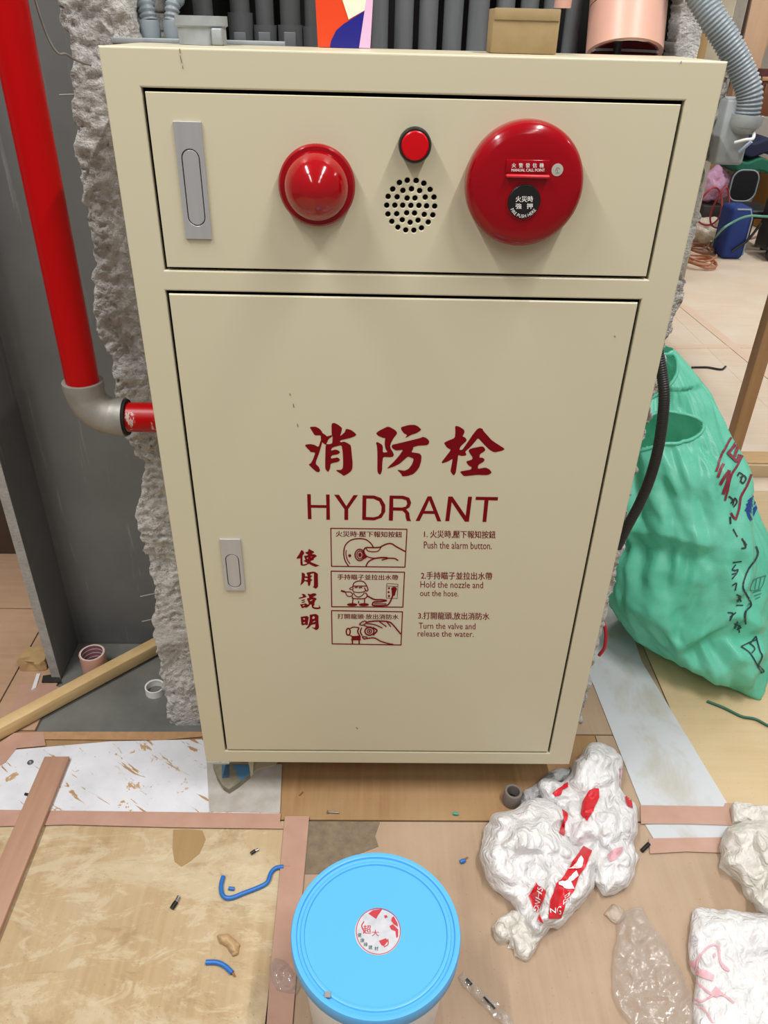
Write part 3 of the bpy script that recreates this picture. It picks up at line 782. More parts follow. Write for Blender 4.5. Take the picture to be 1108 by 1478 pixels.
tag(tube('tie_wire', [P(45, -20, y=.12), P(60, 30, y=.13), P(72, 60, y=.135), P(84, 77, y=.14), P(95, 78, y=.15), P(110, 87, y=.165), P(131, 94, y=.185)], .0016, M['galv'], seg=8),
    'thin bent grey tie wire sticking out of the broken concrete', 'wire')
for k, (u, v) in enumerate(((101, 136), (212, 853), (214, 889))):
    a = P(u, v, y=.30); o = tube('nail', [(a[0]-.010, .28, a[2]), (a[0]+.05, .30, a[2]+.002)], .0014, M['galv'], seg=8, smooth_path=False)
    tag(o, ('thin nail sticking out of the concrete edge near the cabinet top', 'upper of two nails in the concrete low on the left', 'lower of two nails in the concrete low on the left')[k], 'nail', 'nails in the broken concrete')

# ------------------------------------------------------------------ conduits behind the cabinet top
ZC = ZT
def pvc_pipe(u0, u1, y, label, coupling=None, m='pvc', clip=False):
    a, b = P(u0, 40, y=y), P(u1, 40, y=y); x = (a[0]+b[0])/2; r = (b[0]-a[0])/2
    t = thing('conduit_pipe', (x, y, 1.15), label, 'pipe', 'grey conduit pipes in the wall chase')
    tube('pipe', [(x, y, 1.15), (x, y, 2.35)], r, M[m], t, seg=24, smooth_path=False)
    if coupling:
        zc = P((u0+u1)/2, coupling, y=y)[2]
        cpl = lathe('coupling', [(r+.0003, 0), (r+.0042, 0), (r+.0042, zc-1.15), (r+.0003, zc-1.15)], (x, y, 1.15), (0, 0, 1), M[m], t, 28)
        if clip:
            zz = P((u0+u1)/2, 57, y=y)[2]
            box('coupling_window', (x-.009, y-r-.0062, zz-.02), (x+.009, y-r-.0035, zz+.010), M['pvc'], cpl, .001)
    return t
pos = ['leftmost', 'second', 'third', 'fourth', 'fifth', 'sixth']
for k, (a, b, cpv, cl) in enumerate(((281, 309, None, 0), (334, 362, 18, 1), (370, 396, 36, 1), (405, 434, 36, 1), (440, 462, 38, 0))):
    pvc_pipe(a, b, .335, 'dark grey conduit pipe left of the red poster bag, %s from the left' % ('first', 'second', 'third', 'fourth', 'fifth')[k], cpv, 'pvc_dark', cl)
for k, (a, b) in enumerate(((535, 560), (569, 596), (604, 631), (639, 667), (674, 704))):
    pvc_pipe(a, b, .31, 'grey conduit pipe between poster bag and kraft carton, %s from the left' % ('first', 'second', 'third', 'fourth', 'fifth')[k])
for k, (a, b) in enumerate(((713, 740), (748, 774), (781, 806), (813, 837))):
    pvc_pipe(a, b, .32, ('grey conduit pipe rising behind the left half of the kraft carton', 'grey conduit pipe rising behind the middle of the kraft carton', 'grey conduit pipe rising behind the right edge of the kraft carton', 'grey conduit pipe just left of the salmon tape rolls')[k])
# two ribbed conduits with connectors
for k, (u0, u1, top) in enumerate(((203, 232, (199, -30)), (237, 262, (262, -30)))):
    y = .225; a, b = P(u0, 50, y=y), P(u1, 50, y=y); x = (a[0]+b[0])/2; r = (b[0]-a[0])/2*.86
    t = thing('flexible_conduit', (x, y, ZC), 'grey ribbed flexible conduit beside the concrete post, %s of the pair' % ('left one', 'right one')[k], 'conduit', 'ribbed conduits at the cabinet top')
    zt = P(u0, 28, y=y)[2]
    lathe('connector', [(0, 0), (r*1.16, 0), (r*1.16, zt-ZC-.004), (r*1.05, zt-ZC), (0, zt-ZC)], (x, y, ZC), (0, 0, 1), M['conduit'], t, 28)
    p3 = P(*top, y=y+.03)
    hose('ribbed_hose', [(x, y, zt-.002), (x+.004*(k*2-1), y+.006, zt+.02), tuple(p3), (p3[0]+.05*(k*2-1), y+.06, p3[2]+.2)], r, M['conduit'], t, .0062, .16)
# flat bar and round hub on the cabinet top
a, b = P(163, 60, y=.205), P(412, 60, y=.205)
tag(box('steel_bar', (a[0], .196, ZT-.002), (b[0], .210, P(200, 54.5, y=.2)[2]), M['cast'], None, .0008), 'flat grey steel bar lying behind the cabinet top', 'bar')
c0 = P(293, 60, y=.15); hr = .0315
hub = thing('conduit_hub', (c0[0], .15, ZT), 'round cast grey conduit hub standing on the cabinet top', 'conduit fitting')
zt = P(293, 23, y=.15)[2]-ZT
lathe('body', [(0, 0), (hr, 0), (hr, zt-.013), (hr*1.09, zt-.011), (hr*1.09, zt), (hr*.92, zt), (hr*.9, zt-.012), (0, zt-.012)], (c0[0], .15, ZT+.0002), (0, 0, 1), M['cast'], hub, 48)
box('lug', (c0[0]+hr*.55, .15-hr*1.02, ZT+.0002), (c0[0]+hr*.98, .15-hr*.3, ZT+zt-.013), M['cast'], hub, .002)
# red / navy / pink / cream poster bag
YQ = .165
pb = thing('poster_bag', (.28, YQ, ZT), 'glossy bag printed red, navy, cream and pink behind the cabinet top', 'bag')
def flatpoly(name, px, y, th, m, par):
    pts = [P(u, v, y=y) for u, v in px]; n = len(pts)
    zmin = ZT+.0005
    V = [(p[0], y, max(p[2], zmin)) for p in pts]+[(p[0], y+th, max(p[2], zmin)) for p in pts]
    bm = bmesh.new(); vs = [bm.verts.new(v) for v in V]
    bm.faces.new(vs[:n]); bm.faces.new(vs[n:][::-1])
    for i in range(n): bm.faces.new((vs[i], vs[(i+1) % n], vs[(i+1) % n+n], vs[i+n]))
    return from_bm(name, bm, m, par)
body = flatpoly('bag_body', [(453, -170), (455, 0), (459, 76), (534, 76), (538, 0), (545, -170)], YQ, .02, mat('poster_red', 'd8431c', .3), pb)
flatpoly('navy_shape', [(476, 74), (478, 58), (485, 44), (495, 35), (526, 16), (524, 45), (519, 74)], YQ-.0008, .0008, mat('poster_navy', '1d1d7c', .3), body)
flatpoly('cream_shape', [(490, -170), (494, 0), (503, 28), (526, 15), (528, 0), (533, -170)], YQ-.0008, .0008, mat('poster_cream', 'ece4cd', .35), body)
flatpoly('pink_edge', [(528, -170), (528, 0), (526, 16), (518, 74), (534, 74), (538, 0), (545, -170)], YQ-.0009, .0009, mat('poster_pink', 'e9b2d4', .35), body)
# kraft carton
a, b, t_ = P(708, 74, y=.09), P(806, 74, y=.09), P(760, 13, y=.09)
a2, b2 = P(712, 14, y=.09), P(810, 14, y=.09)
ct = thing('kraft_carton', ((a[0]+b[0])/2, .11, ZT), 'plain brown kraft carton standing on the cabinet top', 'box')
km = mat('kraft_board', '9c8660', .75, col2='8e7852', vscale=60)
box('carton_body', (a[0], .09, ZT+.0003), (a2[0]+(b2[0]-a2[0]), .14, t_[2]), km, ct, .001)
box('carton_flap', (a[0]+.001, .0885, t_[2]-.012), (b2[0]-.001, .0899, t_[2]+.0006), km, ct, .0003)
# salmon tape rolls on the cabinet top
def tape_roll(name, c, axis, r_out, r_in, w, label, m_out, core=None, group=None):
    t = thing(name, tuple(np.array(c)), label, 'tape roll', group)
    hw = w/2
    lathe('tape_winding', [(r_in+.0025, -hw), (r_out, -hw), (r_out, hw), (r_in+.0025, hw), (r_in+.0025, -hw)], c, axis, m_out, t, 48)
    lathe('core', [(r_in, -hw*1.01), (r_in+.0024, -hw*1.01), (r_in+.0024, hw*1.01), (r_in, hw*1.01), (r_in, -hw*1.01)], c, axis, core or km, t, 48)
    return t
def core_print(base, s1, s2, along, scale):
    t = NT('printed_core')
    w = t.n('ShaderNodeTexWave', wave_type='BANDS', bands_direction='Z'); w.inputs['Scale'].default_value = scale
    w.inputs['Distortion'].default_value = 0
    t.l(t.tc.outputs['Object'], w.inputs['Vector'])
    o = t.n('ShaderNodeValToRGB'); o.color_ramp.interpolation = 'CONSTANT'; e = o.color_ramp.elements
    e[0].position = 0; e[0].color = lin(base); e[1].position = .35; e[1].color = lin(s1)
    x = e.new(.6); x.color = lin(s2); x = e.new(.85); x.color = lin('d8d0cc')
    t.l(w.outputs['Fac'], o.inputs[0]); t.color(o.outputs[0]); t.b.inputs['Roughness'].default_value = .6
    return t.m
M['core_red'] = core_print('7a1520', '8a1a26', '1c1c4a', 'Z', 22)
ax = Vector((.03, -.42, .9)).normalized()
tb = P(899, 45, y=.105)
r_o = .0505
cc = Vector(tb)+Vector((0, 0, .004))
tp_out = mat('salmon_tape_roll', 'd2a392', .35, col2='c99a88', vscale=8, stretch=(1, 1, .1))
_ax = np.array([.03, .42, 1.0]); _ax = _ax/np.linalg.norm(_ax)
_B = P(900, 79, y=.235)
for k in range(2):
    c_ = _B+_ax*(.031+.062*k)
    tape_roll('tape_roll', tuple(c_), tuple(_ax), .0545, .0455, .060, ('lower of two salmon tape rolls tilted behind the cabinet top', 'upper of two salmon tape rolls tilted behind the cabinet top')[k], tp_out, M['core_red'], 'salmon tape rolls behind the cabinet')
_ps = thing('conduit_pipe', (_B[0], _B[1]+.03, 1.15), 'grey conduit stub carrying the two salmon tape rolls', 'pipe')
tube('pipe', [(_B[0], _B[1]+.040, 1.15), (_B[0], _B[1]+.040, 1.46)], .006, M['pvc_dark'], _ps, seg=24, smooth_path=False)
cR = P(838, 0, y=.13)
tape_roll('tape_roll', (cR[0], .24, P(838, 12, y=.24)[2]+.03), (0, -.05, 1), .012, .006, .06, 'narrow salmon tape roll left of the two big tilted rolls', tp_out, km)
# black ribbed hose behind right
t = P(958, 70, y=.3); t2 = P(962, -40, y=.3)
tag(hose('black_hose', [(t[0]-.004, .30, 1.15), (t[0], .30, 1.36), (t2[0], .30, t2[2]), (t2[0], .31, t2[2]+.25)], .0125, M['conduit_dark'], None, .0085, .3), 'black ribbed hose rising beside the salmon tape rolls', 'hose')
# big ribbed conduit and its junction box on the right
y = .17
c0 = P(1076, 172, y=y)
pth = [c0-np.array([0, -.0, .002]), P(1081, 135, y=y), P(1067, 95, y=y+.005), P(1046, 55, y=y+.01), P(1020, 12, y=y+.02), P(985, -60, y=y+.05), P(960, -150, y=y+.09)]
jb = thing('junction_box', (P(1060, 200, y=y)[0], y, P(1050, 238, y=y)[2]), 'grey cast junction box on the broken wall right of the cabinet', 'junction box')
zt_, zb_ = P(1060, 143, y=y)[2], P(1050, 238, y=y)[2]
xl, xr_ = P(1032, 232, y=y)[0]-.002, P(1068, 232, y=y)[0]+.004
box('box_body', (xl, y-.002, zb_), (xr_, y+.055, zt_), M['cast'], jb, .004)
lathe('conduit_socket', [(.0, -.006), (.021, -.006), (.0235, .0), (.0235, .010), (.0205, .010), (.02, 0)], tuple(c0+np.array([0, 0, -.004])), (.05, -.0, 1), M['cast'], jb, 32)
lathe('socket_neck', [(.0, .0), (.014, .003), (.0195, .010), (.0210, .018), (.0210, c0[2]-zb_-.045), (0, c0[2]-zb_-.045)], (c0[0]-.002, y, zb_+.040), (.06, 0, 1), M['cast'], jb, 32)
tag(hose('flexible_conduit', pth, .0183, M['conduit'], None, .0052, .10, 24), 'blue-grey ribbed conduit arching over the cabinet corner into a junction box', 'conduit')
wt = mat('white_cable', 'cfcfcd', .4)
tag(tube('cable_end', [P(1060, 206, y=y-.012), P(1075, 202, y=y-.02), P(1086, 200, y=y-.02), P(1087, 190, y=y-.01), P(1081, 183, y=y-.0)], .0024, wt, seg=10), 'white cable end hooked across the grey junction box', 'cable')
tag(tube('cable_end', [P(1067, 219, y=y-.010), P(1077, 210, y=y-.020), P(1084, 204, y=y-.023)], .0026, mat('blue_grey_cable', '9fb0c8', .4), seg=10, smooth_path=False), 'short pale blue cable end below the white one at the junction box', 'cable')
# black cable hose right of the cabinet
y = .12
tag(hose('black_hose', [P(930, 430, y=.19), P(945, 490, y=.175), P(955, 540, y=.155), P(958, 580, y=.14), P(951, 640, y=.14), P(938, 690, y=.15), P(922, 728, y=.16), P(905, 760, y=.165), P(890, 790, y=.17)], .0098, M['conduit_dark'], None, .004, .08),
    'black flexible hose bowing out from the right cabinet side', 'hose')

# ------------------------------------------------------------------ floor boards, tapes
tag(sheet('white_board', [(-60, 1100), (22, 1082), (160, 1070), (291, 1067), (330, 1100), (405, 1103), (403, 1174), (-75, 1172)], M['scraped'], None, .0035, .0034), 'white melamine board scraped brown on the left of the floor', 'board')
o = sheet('grey_board', [(298, 1100), (407, 1103), (404, 1173), (302, 1171)], mat('grey_scuffed_board', 'b6b1aa', .5, col2='9b948a', vscale=25), None, .0046, .001)
tag(o, 'scuffed grey board patch under the cabinet corner', 'board')
tag(sheet('white_board', [(886, 838), (926, 955), (1052, 1164), (927, 1167), (857, 990), (842, 960), (855, 880)], M['dirty_white'], None, .0035, .0034), 'long dirty white board strip lying beside the green sack', 'board')
tag(sheet('white_board', [(931, 1190), (1060, 1186), (1075, 1212), (944, 1212)], M['dirty_white'], None, .0025, .0024), 'short white board piece between two salmon tape strips', 'board')
def tape(px, label, z1=.0052, m='tape'):
    return tag(sheet('tape_strip', px, M[m], None, z1, .0006), label, 'tape strip')
tape([(-60, 1168), (250, 1172), (405, 1174), (404, 1186), (410, 1196), (250, 1194), (100, 1190), (-65, 1194)], 'salmon tape strip along the front edge of the scraped white board', .0049)
tape([(411, 1178), (446, 1178), (436, 1290), (428, 1400), (420, 1500), (383, 1500), (390, 1400), (401, 1290)], 'long salmon tape strip running past the left of the bucket', .0056)
tape([(924, 1162), (1044, 1164), (1046, 1159), (1080, 1160), (1086, 1192), (985, 1189), (925, 1189)], 'salmon tape strip across the lower end of the long white board', .0046)
tape([(936, 1210), (1070, 1208), (1075, 1232), (990, 1229), (938, 1232)], 'lower salmon tape strip on the brown floor beside the red-printed bag', .0036)
slab('mortar_stain', [P(u, v, z=0)[:2] for u, v in [(447, 1186), (500, 1186), (548, 1187), (541, 1207), (546, 1222), (520, 1232), (500, 1245), (470, 1262), (440, 1262)]], concrete('mortar_smear', '86755f', '6f6250', 40, .5, .004), floor, .0012, .001)
slab('water_stain', [P(u, v, z=0)[:2] for u, v in [(250, 1198), (270, 1197), (292, 1199), (297, 1212), (288, 1232), (275, 1243), (262, 1251), (252, 1244), (249, 1225)]], plywood('stained_ply', 'a18459', '947648', '9c7f55', 'y'), floor, .0008, .0006)
tape([(62, 1056), (292, 1056), (292, 1063), (236, 1068), (62, 1067)], 'brownish tape strip along the niche front edge', .0042, 'lumber_y')
tape([(-20, 1085), (20, 1058), (62, 1056), (66, 1076), (24, 1080), (8, 1100), (-25, 1120)], 'salmon tape patch at the left corner of the scraped board', .0047)
tape([(30, 988), (72, 986), (86, 992), (50, 1022), (10, 1040)], 'salmon tape patch on the floor beyond the wood batten', .0012)
def far_tape(a, b, w, label, z1=.0012):
    p, q = P(*a, z=0)[:2], P(*b, z=0)[:2]; d = q-p; n = np.array([-d[1], d[0]]); n = n/np.linalg.norm(n)*w/2
    tag(slab('tape_strip', [(p+n)[:2], (q+n)[:2], (q-n)[:2], (p-n)[:2]], M['tape_faint'], None, z1, .001), label, 'tape strip')
far_tape((955, 501), (1150, 499), .055, 'faded tape seam crossing the far plywood floor sideways')
far_tape((965, 425), (1150, 575), .055, 'faded tape seam running diagonally over the far plywood floor', .0024)

# ------------------------------------------------------------------ niche items, lumber on the left
bt_ = thing('wood_batten', (-.4, .25, 0), 'pale square wood batten lying across the niche opening', 'batten')
a, b = np.array([-.66, -.005]), np.array([-.195, .455])
d = (b-a)/np.linalg.norm(b-a)
beam('batten', (a[0], a[1], .0215), (b[0], b[1], .0215), .030, .032, M['batten'], bt_)
tag(box('floor_plank', (-.374, -.325, .0042), (-.320, .082, .016), M['plank'], None, .001, Matrix.Rotation(.012, 3, 'Z')), 'flat pinkish wood plank lying over the scraped white board', 'plank')
tr = P(134, 957, z=.03)+np.array([-.002, .012, 0])
tape_roll('tape_roll', (tr[0], tr[1], .0255), (0, 0, 1), .031, .0262, .056, 'small salmon tape roll with striped core in the niche corner', tp_out, core_print('a05a5a', 'b06a70', '2c2c66', 'Z', 26))
tr = P(224, 997, z=.0)
t = thing('white_ring', (tr[0], tr[1], -.004), 'white plastic ring standing on the dark niche floor', 'ring')
lathe('ring', [(.0205, -.004), (.0232, -.004), (.0232, .016), (.0205, .016), (.0205, -.004)], (tr[0], tr[1], 0), (0.02, 0, 1), mat('white_plastic', 'e4e2de', .4), t, 40)
lathe('inner_lip', [(.0195, .0125), (.0206, .0125), (.0206, .0150), (.0195, .0150), (.0195, .0125)], (tr[0], tr[1], 0), (0.02, 0, 1), mat('white_plastic_lip', 'dcdad6', .4), t, 40)
# scraps by the left wall edge
km2 = mat('kraft_scrap', 'b99a6c', .8, col2='a5855a', vscale=30)
def crumple_box(name, lo, hi, m, seed, label, cat, amp=.006):
    bm = bmesh.new(); bmesh.ops.create_cube(bm, size=1); bmesh.ops.subdivide_edges(bm, edges=bm.edges[:], cuts=7, use_grid_fill=True)
    for v in bm.verts:
        p = np.array([lo[i]+(v.co[i]+.5)*(hi[i]-lo[i]) for i in range(3)])
        o = np.array([vnoise((p*55+k*9)[None], seed+k)[0] for k in range(3)])*amp
        q = p+o; q[2] = max(q[2], lo[2]); v.co = Vector(q)
    return tag(from_bm(name, bm, m), label, cat)
a = P(58, 965, z=0)
crumple_box('kraft_scrap', (a[0]-.05, a[1]-.006, .001), (a[0]+.018, a[1]+.05, .03), km2, 4, 'crumpled kraft scrap beside the left wall edge', 'paper scrap')
tag(sheet('metal_plate', [(62, 975), (84, 972), (88, 984), (60, 984)], mat('dark_metal_plate', '3a3936', .4, .4), None, .005, .004), 'small dark metal plate at the foot of the left wall', 'plate')
tag(sheet('plastic_chip', [(53, 972), (58, 972), (52, 992), (45, 996)], mat('white_chip', 'd6d4d0', .5), None, .004, .003), 'white plastic sliver beside the dark metal plate', 'scrap')

# ------------------------------------------------------------------ trowel-like paint brush under the cabinet corner
br = thing('paint_brush', (.07, .03, 0), 'worn brush with blue and grey sides under the cabinet corner', 'brush')
pts = [(307, 1103), (358, 1103), (361, 1116), (344, 1130), (330, 1139), (322, 1134), (313, 1120)]
o = sheet('brush_head', pts, mat('brush_grey', '8d8570', .7, col2='6f6a58', vscale=60), br, .020, .015)
sheet('blue_print', [(320, 1104), (331, 1104), (331, 1122), (320, 1123)], mat('blue_print', '4b6a86', .6, col2='39536c', vscale=200), br, .0206, .0005)
sheet('blue_side', [(336, 1104), (359, 1104), (361, 1116), (347, 1127), (343, 1118)], mat('blue_side', '4a7aa0', .5), br, .0207, .0006)
tag(sheet('wood_sliver', [(358, 1098), (366, 1098), (365, 1112), (361, 1117)], mat('pale_sliver', 'e4dfba', .5), None, .018, .012), 'pale wood sliver beside the brush under the cabinet', 'scrap')
tag(sheet('board_offcut', [(367, 1098), (400, 1098), (398, 1103), (372, 1110), (364, 1116)], mat('offcut', 'b5a68e', .7), None, .010, .005), 'beige board offcut tucked under the cabinet corner', 'board')

# ------------------------------------------------------------------ bucket with blue lid
BX, BY, ZL = .3458, -.428, .25
bk = thing('bucket', (BX, BY, .0), 'white plastic bucket with a bright blue lid in front of the cabinet', 'bucket')
wp = mat('bucket_white', 'e2e3e4', .35, spec=.5)
lathe('bucket_body', [(0, .0005), (.098, .0005), (.101, .004), (.112, .190), (.1155, .190), (.1155, .196), (.113, .196), (.1145, .236), (.111, .236), (.1, .006), (0, .005)], (BX, BY, 0), (0, 0, 1), wp, bk, 72)
bl = mat('blue_lid', '54aae6', .38, spec=.45)
LR = .1265
lathe('lid', [(.1168, .222), (.1235, .222), (LR, .226), (LR, .246), (.1252, .2495), (.1205, .2500), (.1182, .2490), (.1168, .2455), (.1130, .2448), (.1118, .2470), (.1095, .2478), (.1068, .2470), (.1056, .2440), (.100, .2436), (.05, .2438), (0, .2440)], (BX, BY, 0), (0, 0, 1), bl, bk, 96)
ear = P(669, 1362, z=.18)
box('handle_ear', (BX+.111, BY-.012, .150), (BX+.128, BY+.018, .186), wp, bk, .003)
tube('bail_handle', [(BX+.121, BY+.005, .17), (BX+.124, BY+.04, .12), (BX+.118, BY+.075, .09), (BX+.09, BY+.108, .07), (BX+.04, BY+.124, .062)], .0028, wp, bk)
lt = bk.children[1]
# sticker on the lid
scx, scy = P(545, 1345, z=.2442)[:2]; SR = .0345
def lidp(z): return lambda u, v: P(u, v, z=z)
stk = lathe('lid_sticker', [(0, .0), (SR, .0), (SR, .0004), (0, .0004)], (scx, scy, .2442), (0, 0, 1), mat('sticker_white', 'c8c6ca', .45, col2='a9aeb6', vscale=60), bk, 48)
ir = mat('sticker_red', 'b42f3a', .5); ig = mat('sticker_green', '2c5546', .5)
S = loc(400, 1200, 1108/280)
lp = lidp(.2449)
arcs = []
for a0, a1, rr, w in ((0, 360, 126, 4),):
    pts = [(577+rr*math.cos(math.radians(a)), 570+rr*1.04*math.sin(math.radians(a))) for a in np.linspace(a0, a1, 50)]
    arcs += stroke(S(pts), w/3.957, False)
reds = arcs+[S([(520, 470), (545, 450), (600, 442), (590, 460), (575, 480), (565, 500)]), S([(655, 490), (665, 485), (685, 520), (690, 545), (665, 530), (650, 510)]), S([(640, 540), (660, 530), (690, 560), (690, 600), (680, 610), (675, 570), (650, 560)]),
             S([(580, 625), (620, 610), (632, 625), (610, 655), (595, 650)])]+stroke(S([(495, 515), (482, 540), (495, 570)]), 1.6)+stroke(S([(610, 660), (632, 645), (632, 615)]), 1.4)+[S([(610, 480), (625, 478), (630, 490), (615, 497)])]
plane_print('red_print', reds, lp, ir, stk)
text_flat('lettering', '超', *[S([(490, 0)])[0][0], S([(535, 0)])[0][0], S([(0, 535)])[0][1], S([(0, 585)])[0][1]], lp, ir, stk, .03)
text_flat('lettering', '大', *[S([(540, 0)])[0][0], S([(580, 0)])[0][0], S([(0, 563)])[0][1], S([(0, 598)])[0][1]], lp, ir, stk, .02)
for ch, (x, y_) in zip('健康綠建材', ((470, 592), (486, 622), (505, 645), (532, 662), (566, 668))):
    a = S([(x-11, y_-12), (x+11, y_+12)]); text_flat('lettering', ch, a[0][0], a[1][0], a[0][1], a[1][1], lp, ig, stk, .01)
tag(crumple_box('mortar_chip', (P(473, 1437, z=.247)[0]-.004, P(473, 1437, z=.247)[1]-.004, .2448), (P(473, 1437, z=.247)[0]+.004, P(473, 1437, z=.247)[1]+.004, .2505), mat('mortar', '8c8a86', .8), 8, 'small grey mortar crumb on the blue bucket lid', 'crumb', .001))

# ------------------------------------------------------------------ green woven sack
def sack_mat():
    t = NT('green_woven_plastic')
    w1 = t.n('ShaderNodeTexWave', wave_type='BANDS', bands_direction='Z'); w1.inputs['Scale'].default_value = 95; w1.inputs['Distortion'].default_value = .3
    mp = t.mapping((1, 1, 1), (.5, .3, 0)); t.l(mp, w1.inputs['Vector'])
    n = t.noise(7, 5, .6)
    c = t.mix(t.ramp(n, [(.4, 0.0), (.65, 1.0)]), '64d0ae', '7ee0c4')
    c = t.mix(t.ramp(w1.outputs['Fac'], [(.35, .16), (.65, 0.0)]), c, '8fe0c8')
    t.color(c); t.b.inputs['Roughness'].default_value = .36
    t.b.inputs['Subsurface Weight'].default_value = 0
    tr = t.n('ShaderNodeBsdfTranslucent'); t.l(c, tr.inputs[0])
    mx = t.n('ShaderNodeMixShader'); mx.inputs[0].default_value = .25
    t.l(t.b.outputs[0], mx.inputs[1]); t.l(tr.outputs[0], mx.inputs[2])
    t.l(mx.outputs[0], t.t.nodes['Material Output'].inputs['Surface'])
    t.bump(w1.outputs['Fac'], .25, .0008)
    return t.m
M['sack'] = sack_mat()
SK = [  # z, right end, left end, half thickness
    (.001, (1.300, .282), (1.10, .63), .030), (.02, (1.303, .285), (1.075, .63), .075), (.06, (1.300, .300), (1.03, .62), .125), (.12, (1.285, .325), (.995, .615), .155),
    (.19, (1.245, .350), (.975, .62), .165), (.25, (1.262, .370), (.968, .63), .165), (.33, (1.266, .388), (.960, .64), .160), (.42, (1.240, .426), (.950, .66), .150), (.51, (1.203, .464), (.940, .68), .135),
    (.60, (1.148, .510), (.930, .70), .115), (.68, (1.105, .555), (.915, .71), .090), (.735, (1.062, .600), (.905, .72), .065), (.765, (1.020, .630), (.90, .72), .045)]
def sack():
    zz = np.array([s[0] for s in SK]); arr = np.array([list(s[1])+list(s[2])+[s[3]] for s in SK])
    nz, nt = 150, 180
    z = np.linspace(zz[0], zz[-1], nz); A = np.stack([np.interp(z, zz, arr[:, i]) for i in range(5)], 1)
    k = np.ones(9)/9
    for i in range(5): A[4:-4, i] = np.convolve(A[:, i], k, 'valid')
    th = np.linspace(0, 2*math.pi, nt, endpoint=False)
    V = np.zeros((nz, nt, 3))
    for i in range(nz):
        R_, L_ = A[i, :2], A[i, 2:4]; c = (R_+L_)/2; a = (R_-L_)/2; b = A[i, 4]
        t = a/np.linalg.norm(a); n = np.array([t[1], -t[0]])
        if n[1] > 0: n = -n
        ct, st_ = np.cos(th), np.sin(th)
        ex = np.sign(ct)*np.abs(ct)**.85; ey = np.sign(st_)*np.abs(st_)**.9
        V[i, :, :2] = c+np.outer(ex, a)+np.outer(ey*b, n); V[i, :, 2] = z[i]
    cen = V.mean(1, keepdims=True); dirv = V-cen; dirv[..., 2] = 0; dirv = dirv/np.maximum(np.linalg.norm(dirv, axis=-1, keepdims=True), 1e-6)
    s = th[None, :]/(2*math.pi)*1.6+0*z[:, None]; zz2 = z[:, None]+0*s
    rel = crease(np.cos(th)[None, :]*.5+zz2*.2, zz2+np.sin(th)[None, :]*.25, 16, 3.4, 5, .5)
    fine = crease(np.cos(th)[None, :]*.5, zz2*1.0+np.sin(th)[None, :]*.5, 14, 9, 15, .5)
    big = fbm(V*4.5, 2, 8)
    fade = np.clip((z-.0)/.06, 0, 1)[:, None]*np.where(z > .7, .5, 1)[:, None]
    V = V+dirv*((.026*big+.052*rel+.010*fine)*fade)[..., None]
    pts = V.reshape(-1, 3)
    d = pts-CAM; dep = d@CF; uv = np.stack([CX+FPX*(d@CR)/dep, CY-FPX*(d@CU)/dep], 1)
    fr_m = np.tile(np.sin(th) > -.2, nz)
    for line, wd, dep_ in (([(905, 790), (960, 800), (1010, 812), (1060, 822)], 16, -.016), ([(905, 765), (960, 772), (1020, 785)], 12, .012), ([(985, 930), (1020, 905), (1055, 885), (1092, 900)], 9, .016),
                           ([(1000, 945), (1040, 925), (1080, 930)], 12, -.016), ([(955, 700), (970, 760), (960, 840), (985, 900)], 9, -.010), ([(1010, 660), (1020, 740), (1030, 800)], 10, -.008), ([(1030, 985), (1060, 950), (1095, 940)], 10, .012), ([(965, 655), (1010, 648), (1040, 665)], 9, -.010)):
        ln = catmull(line, 6); dd = np.full(len(pts), 1e9)
        for a_, b_ in zip(ln[:-1], ln[1:]):
            ab = b_-a_; t_ = np.clip(((uv-a_)@ab)/(ab@ab), 0, 1); dd = np.minimum(dd, np.linalg.norm(uv-(a_+t_[:, None]*ab), axis=1))
        pts += (dirv.reshape(-1, 3)*(dep_*np.clip(1-dd/(wd*1.8), 0, 1)*fr_m)[:, None])
    pts[:, 2] = np.maximum(pts[:, 2], .0005)
    d = pts-CAM; dep = d@CF; uv = np.stack([CX+FPX*(d@CR)/dep, CY-FPX*(d@CU)/dep], 1)
    F = []; 
    notch = [np.array([(915, 612), (945, 597), (965, 594), (1000, 601), (1014, 611), (1011, 625), (995, 635), (985, 637), (978, 640), (955, 641), (915, 650)]),
             np.array([(925, 520), (960, 512), (973, 514), (977, 528), (975, 542), (966, 556), (955, 566), (925, 575)])]
    ids = np.arange(nz*nt).reshape(nz, nt); cands = []
    for i in range(nz-1):
        for j in range(nt): cands.append((ids[i, j], ids[i, (j+1) % nt], ids[i+1, (j+1) % nt], ids[i+1, j]))
    cands = np.array(cands); cu_ = uv[cands].mean(1)
    jj = np.arange(len(cands)) % nt; front = np.sin(th[jj]) > -.12
    drop = np.zeros(len(cands), bool)
    for nn in notch: drop |= inside(nn, cu_) & front
    F = [tuple(c) for c in cands[~drop]]
    F.append(tuple(ids[0, ::-1]))
    return pts, F, notch, [tuple(c) for c in cands]
pts, F, NOTCH, FULL = sack()
sk = thing('woven_sack', (1.13, .48, 0), 'large green woven plastic sack standing right of the cabinet', 'sack')
sko = mesh('sack_body', pts, F, M['sack'], sk, True)
bv = bvh_of(sko); dr = draper(bv, .0016)
_full = draper(BVHTree.FromPolygons([Vector(p) for p in pts], FULL), .001)
for nn in NOTCH:
    q = [_full(*p) for p in catmull(np.vstack([nn, nn[:1]]), 4)]; q = [p for p in q if p is not None]
    tube('hem', q, .0042, M['sack'], sko, seg=8, smooth_path=False)
mar = mat('sack_maroon', '7a1f33', .5); nav = mat('sack_navy', '1b3f8c', .5); blk = mat('sack_marker', '20323a', .5); drk = mat('sack_dark', '3a2a30', .5)
Sk = loc(1000, 600, 7.389)
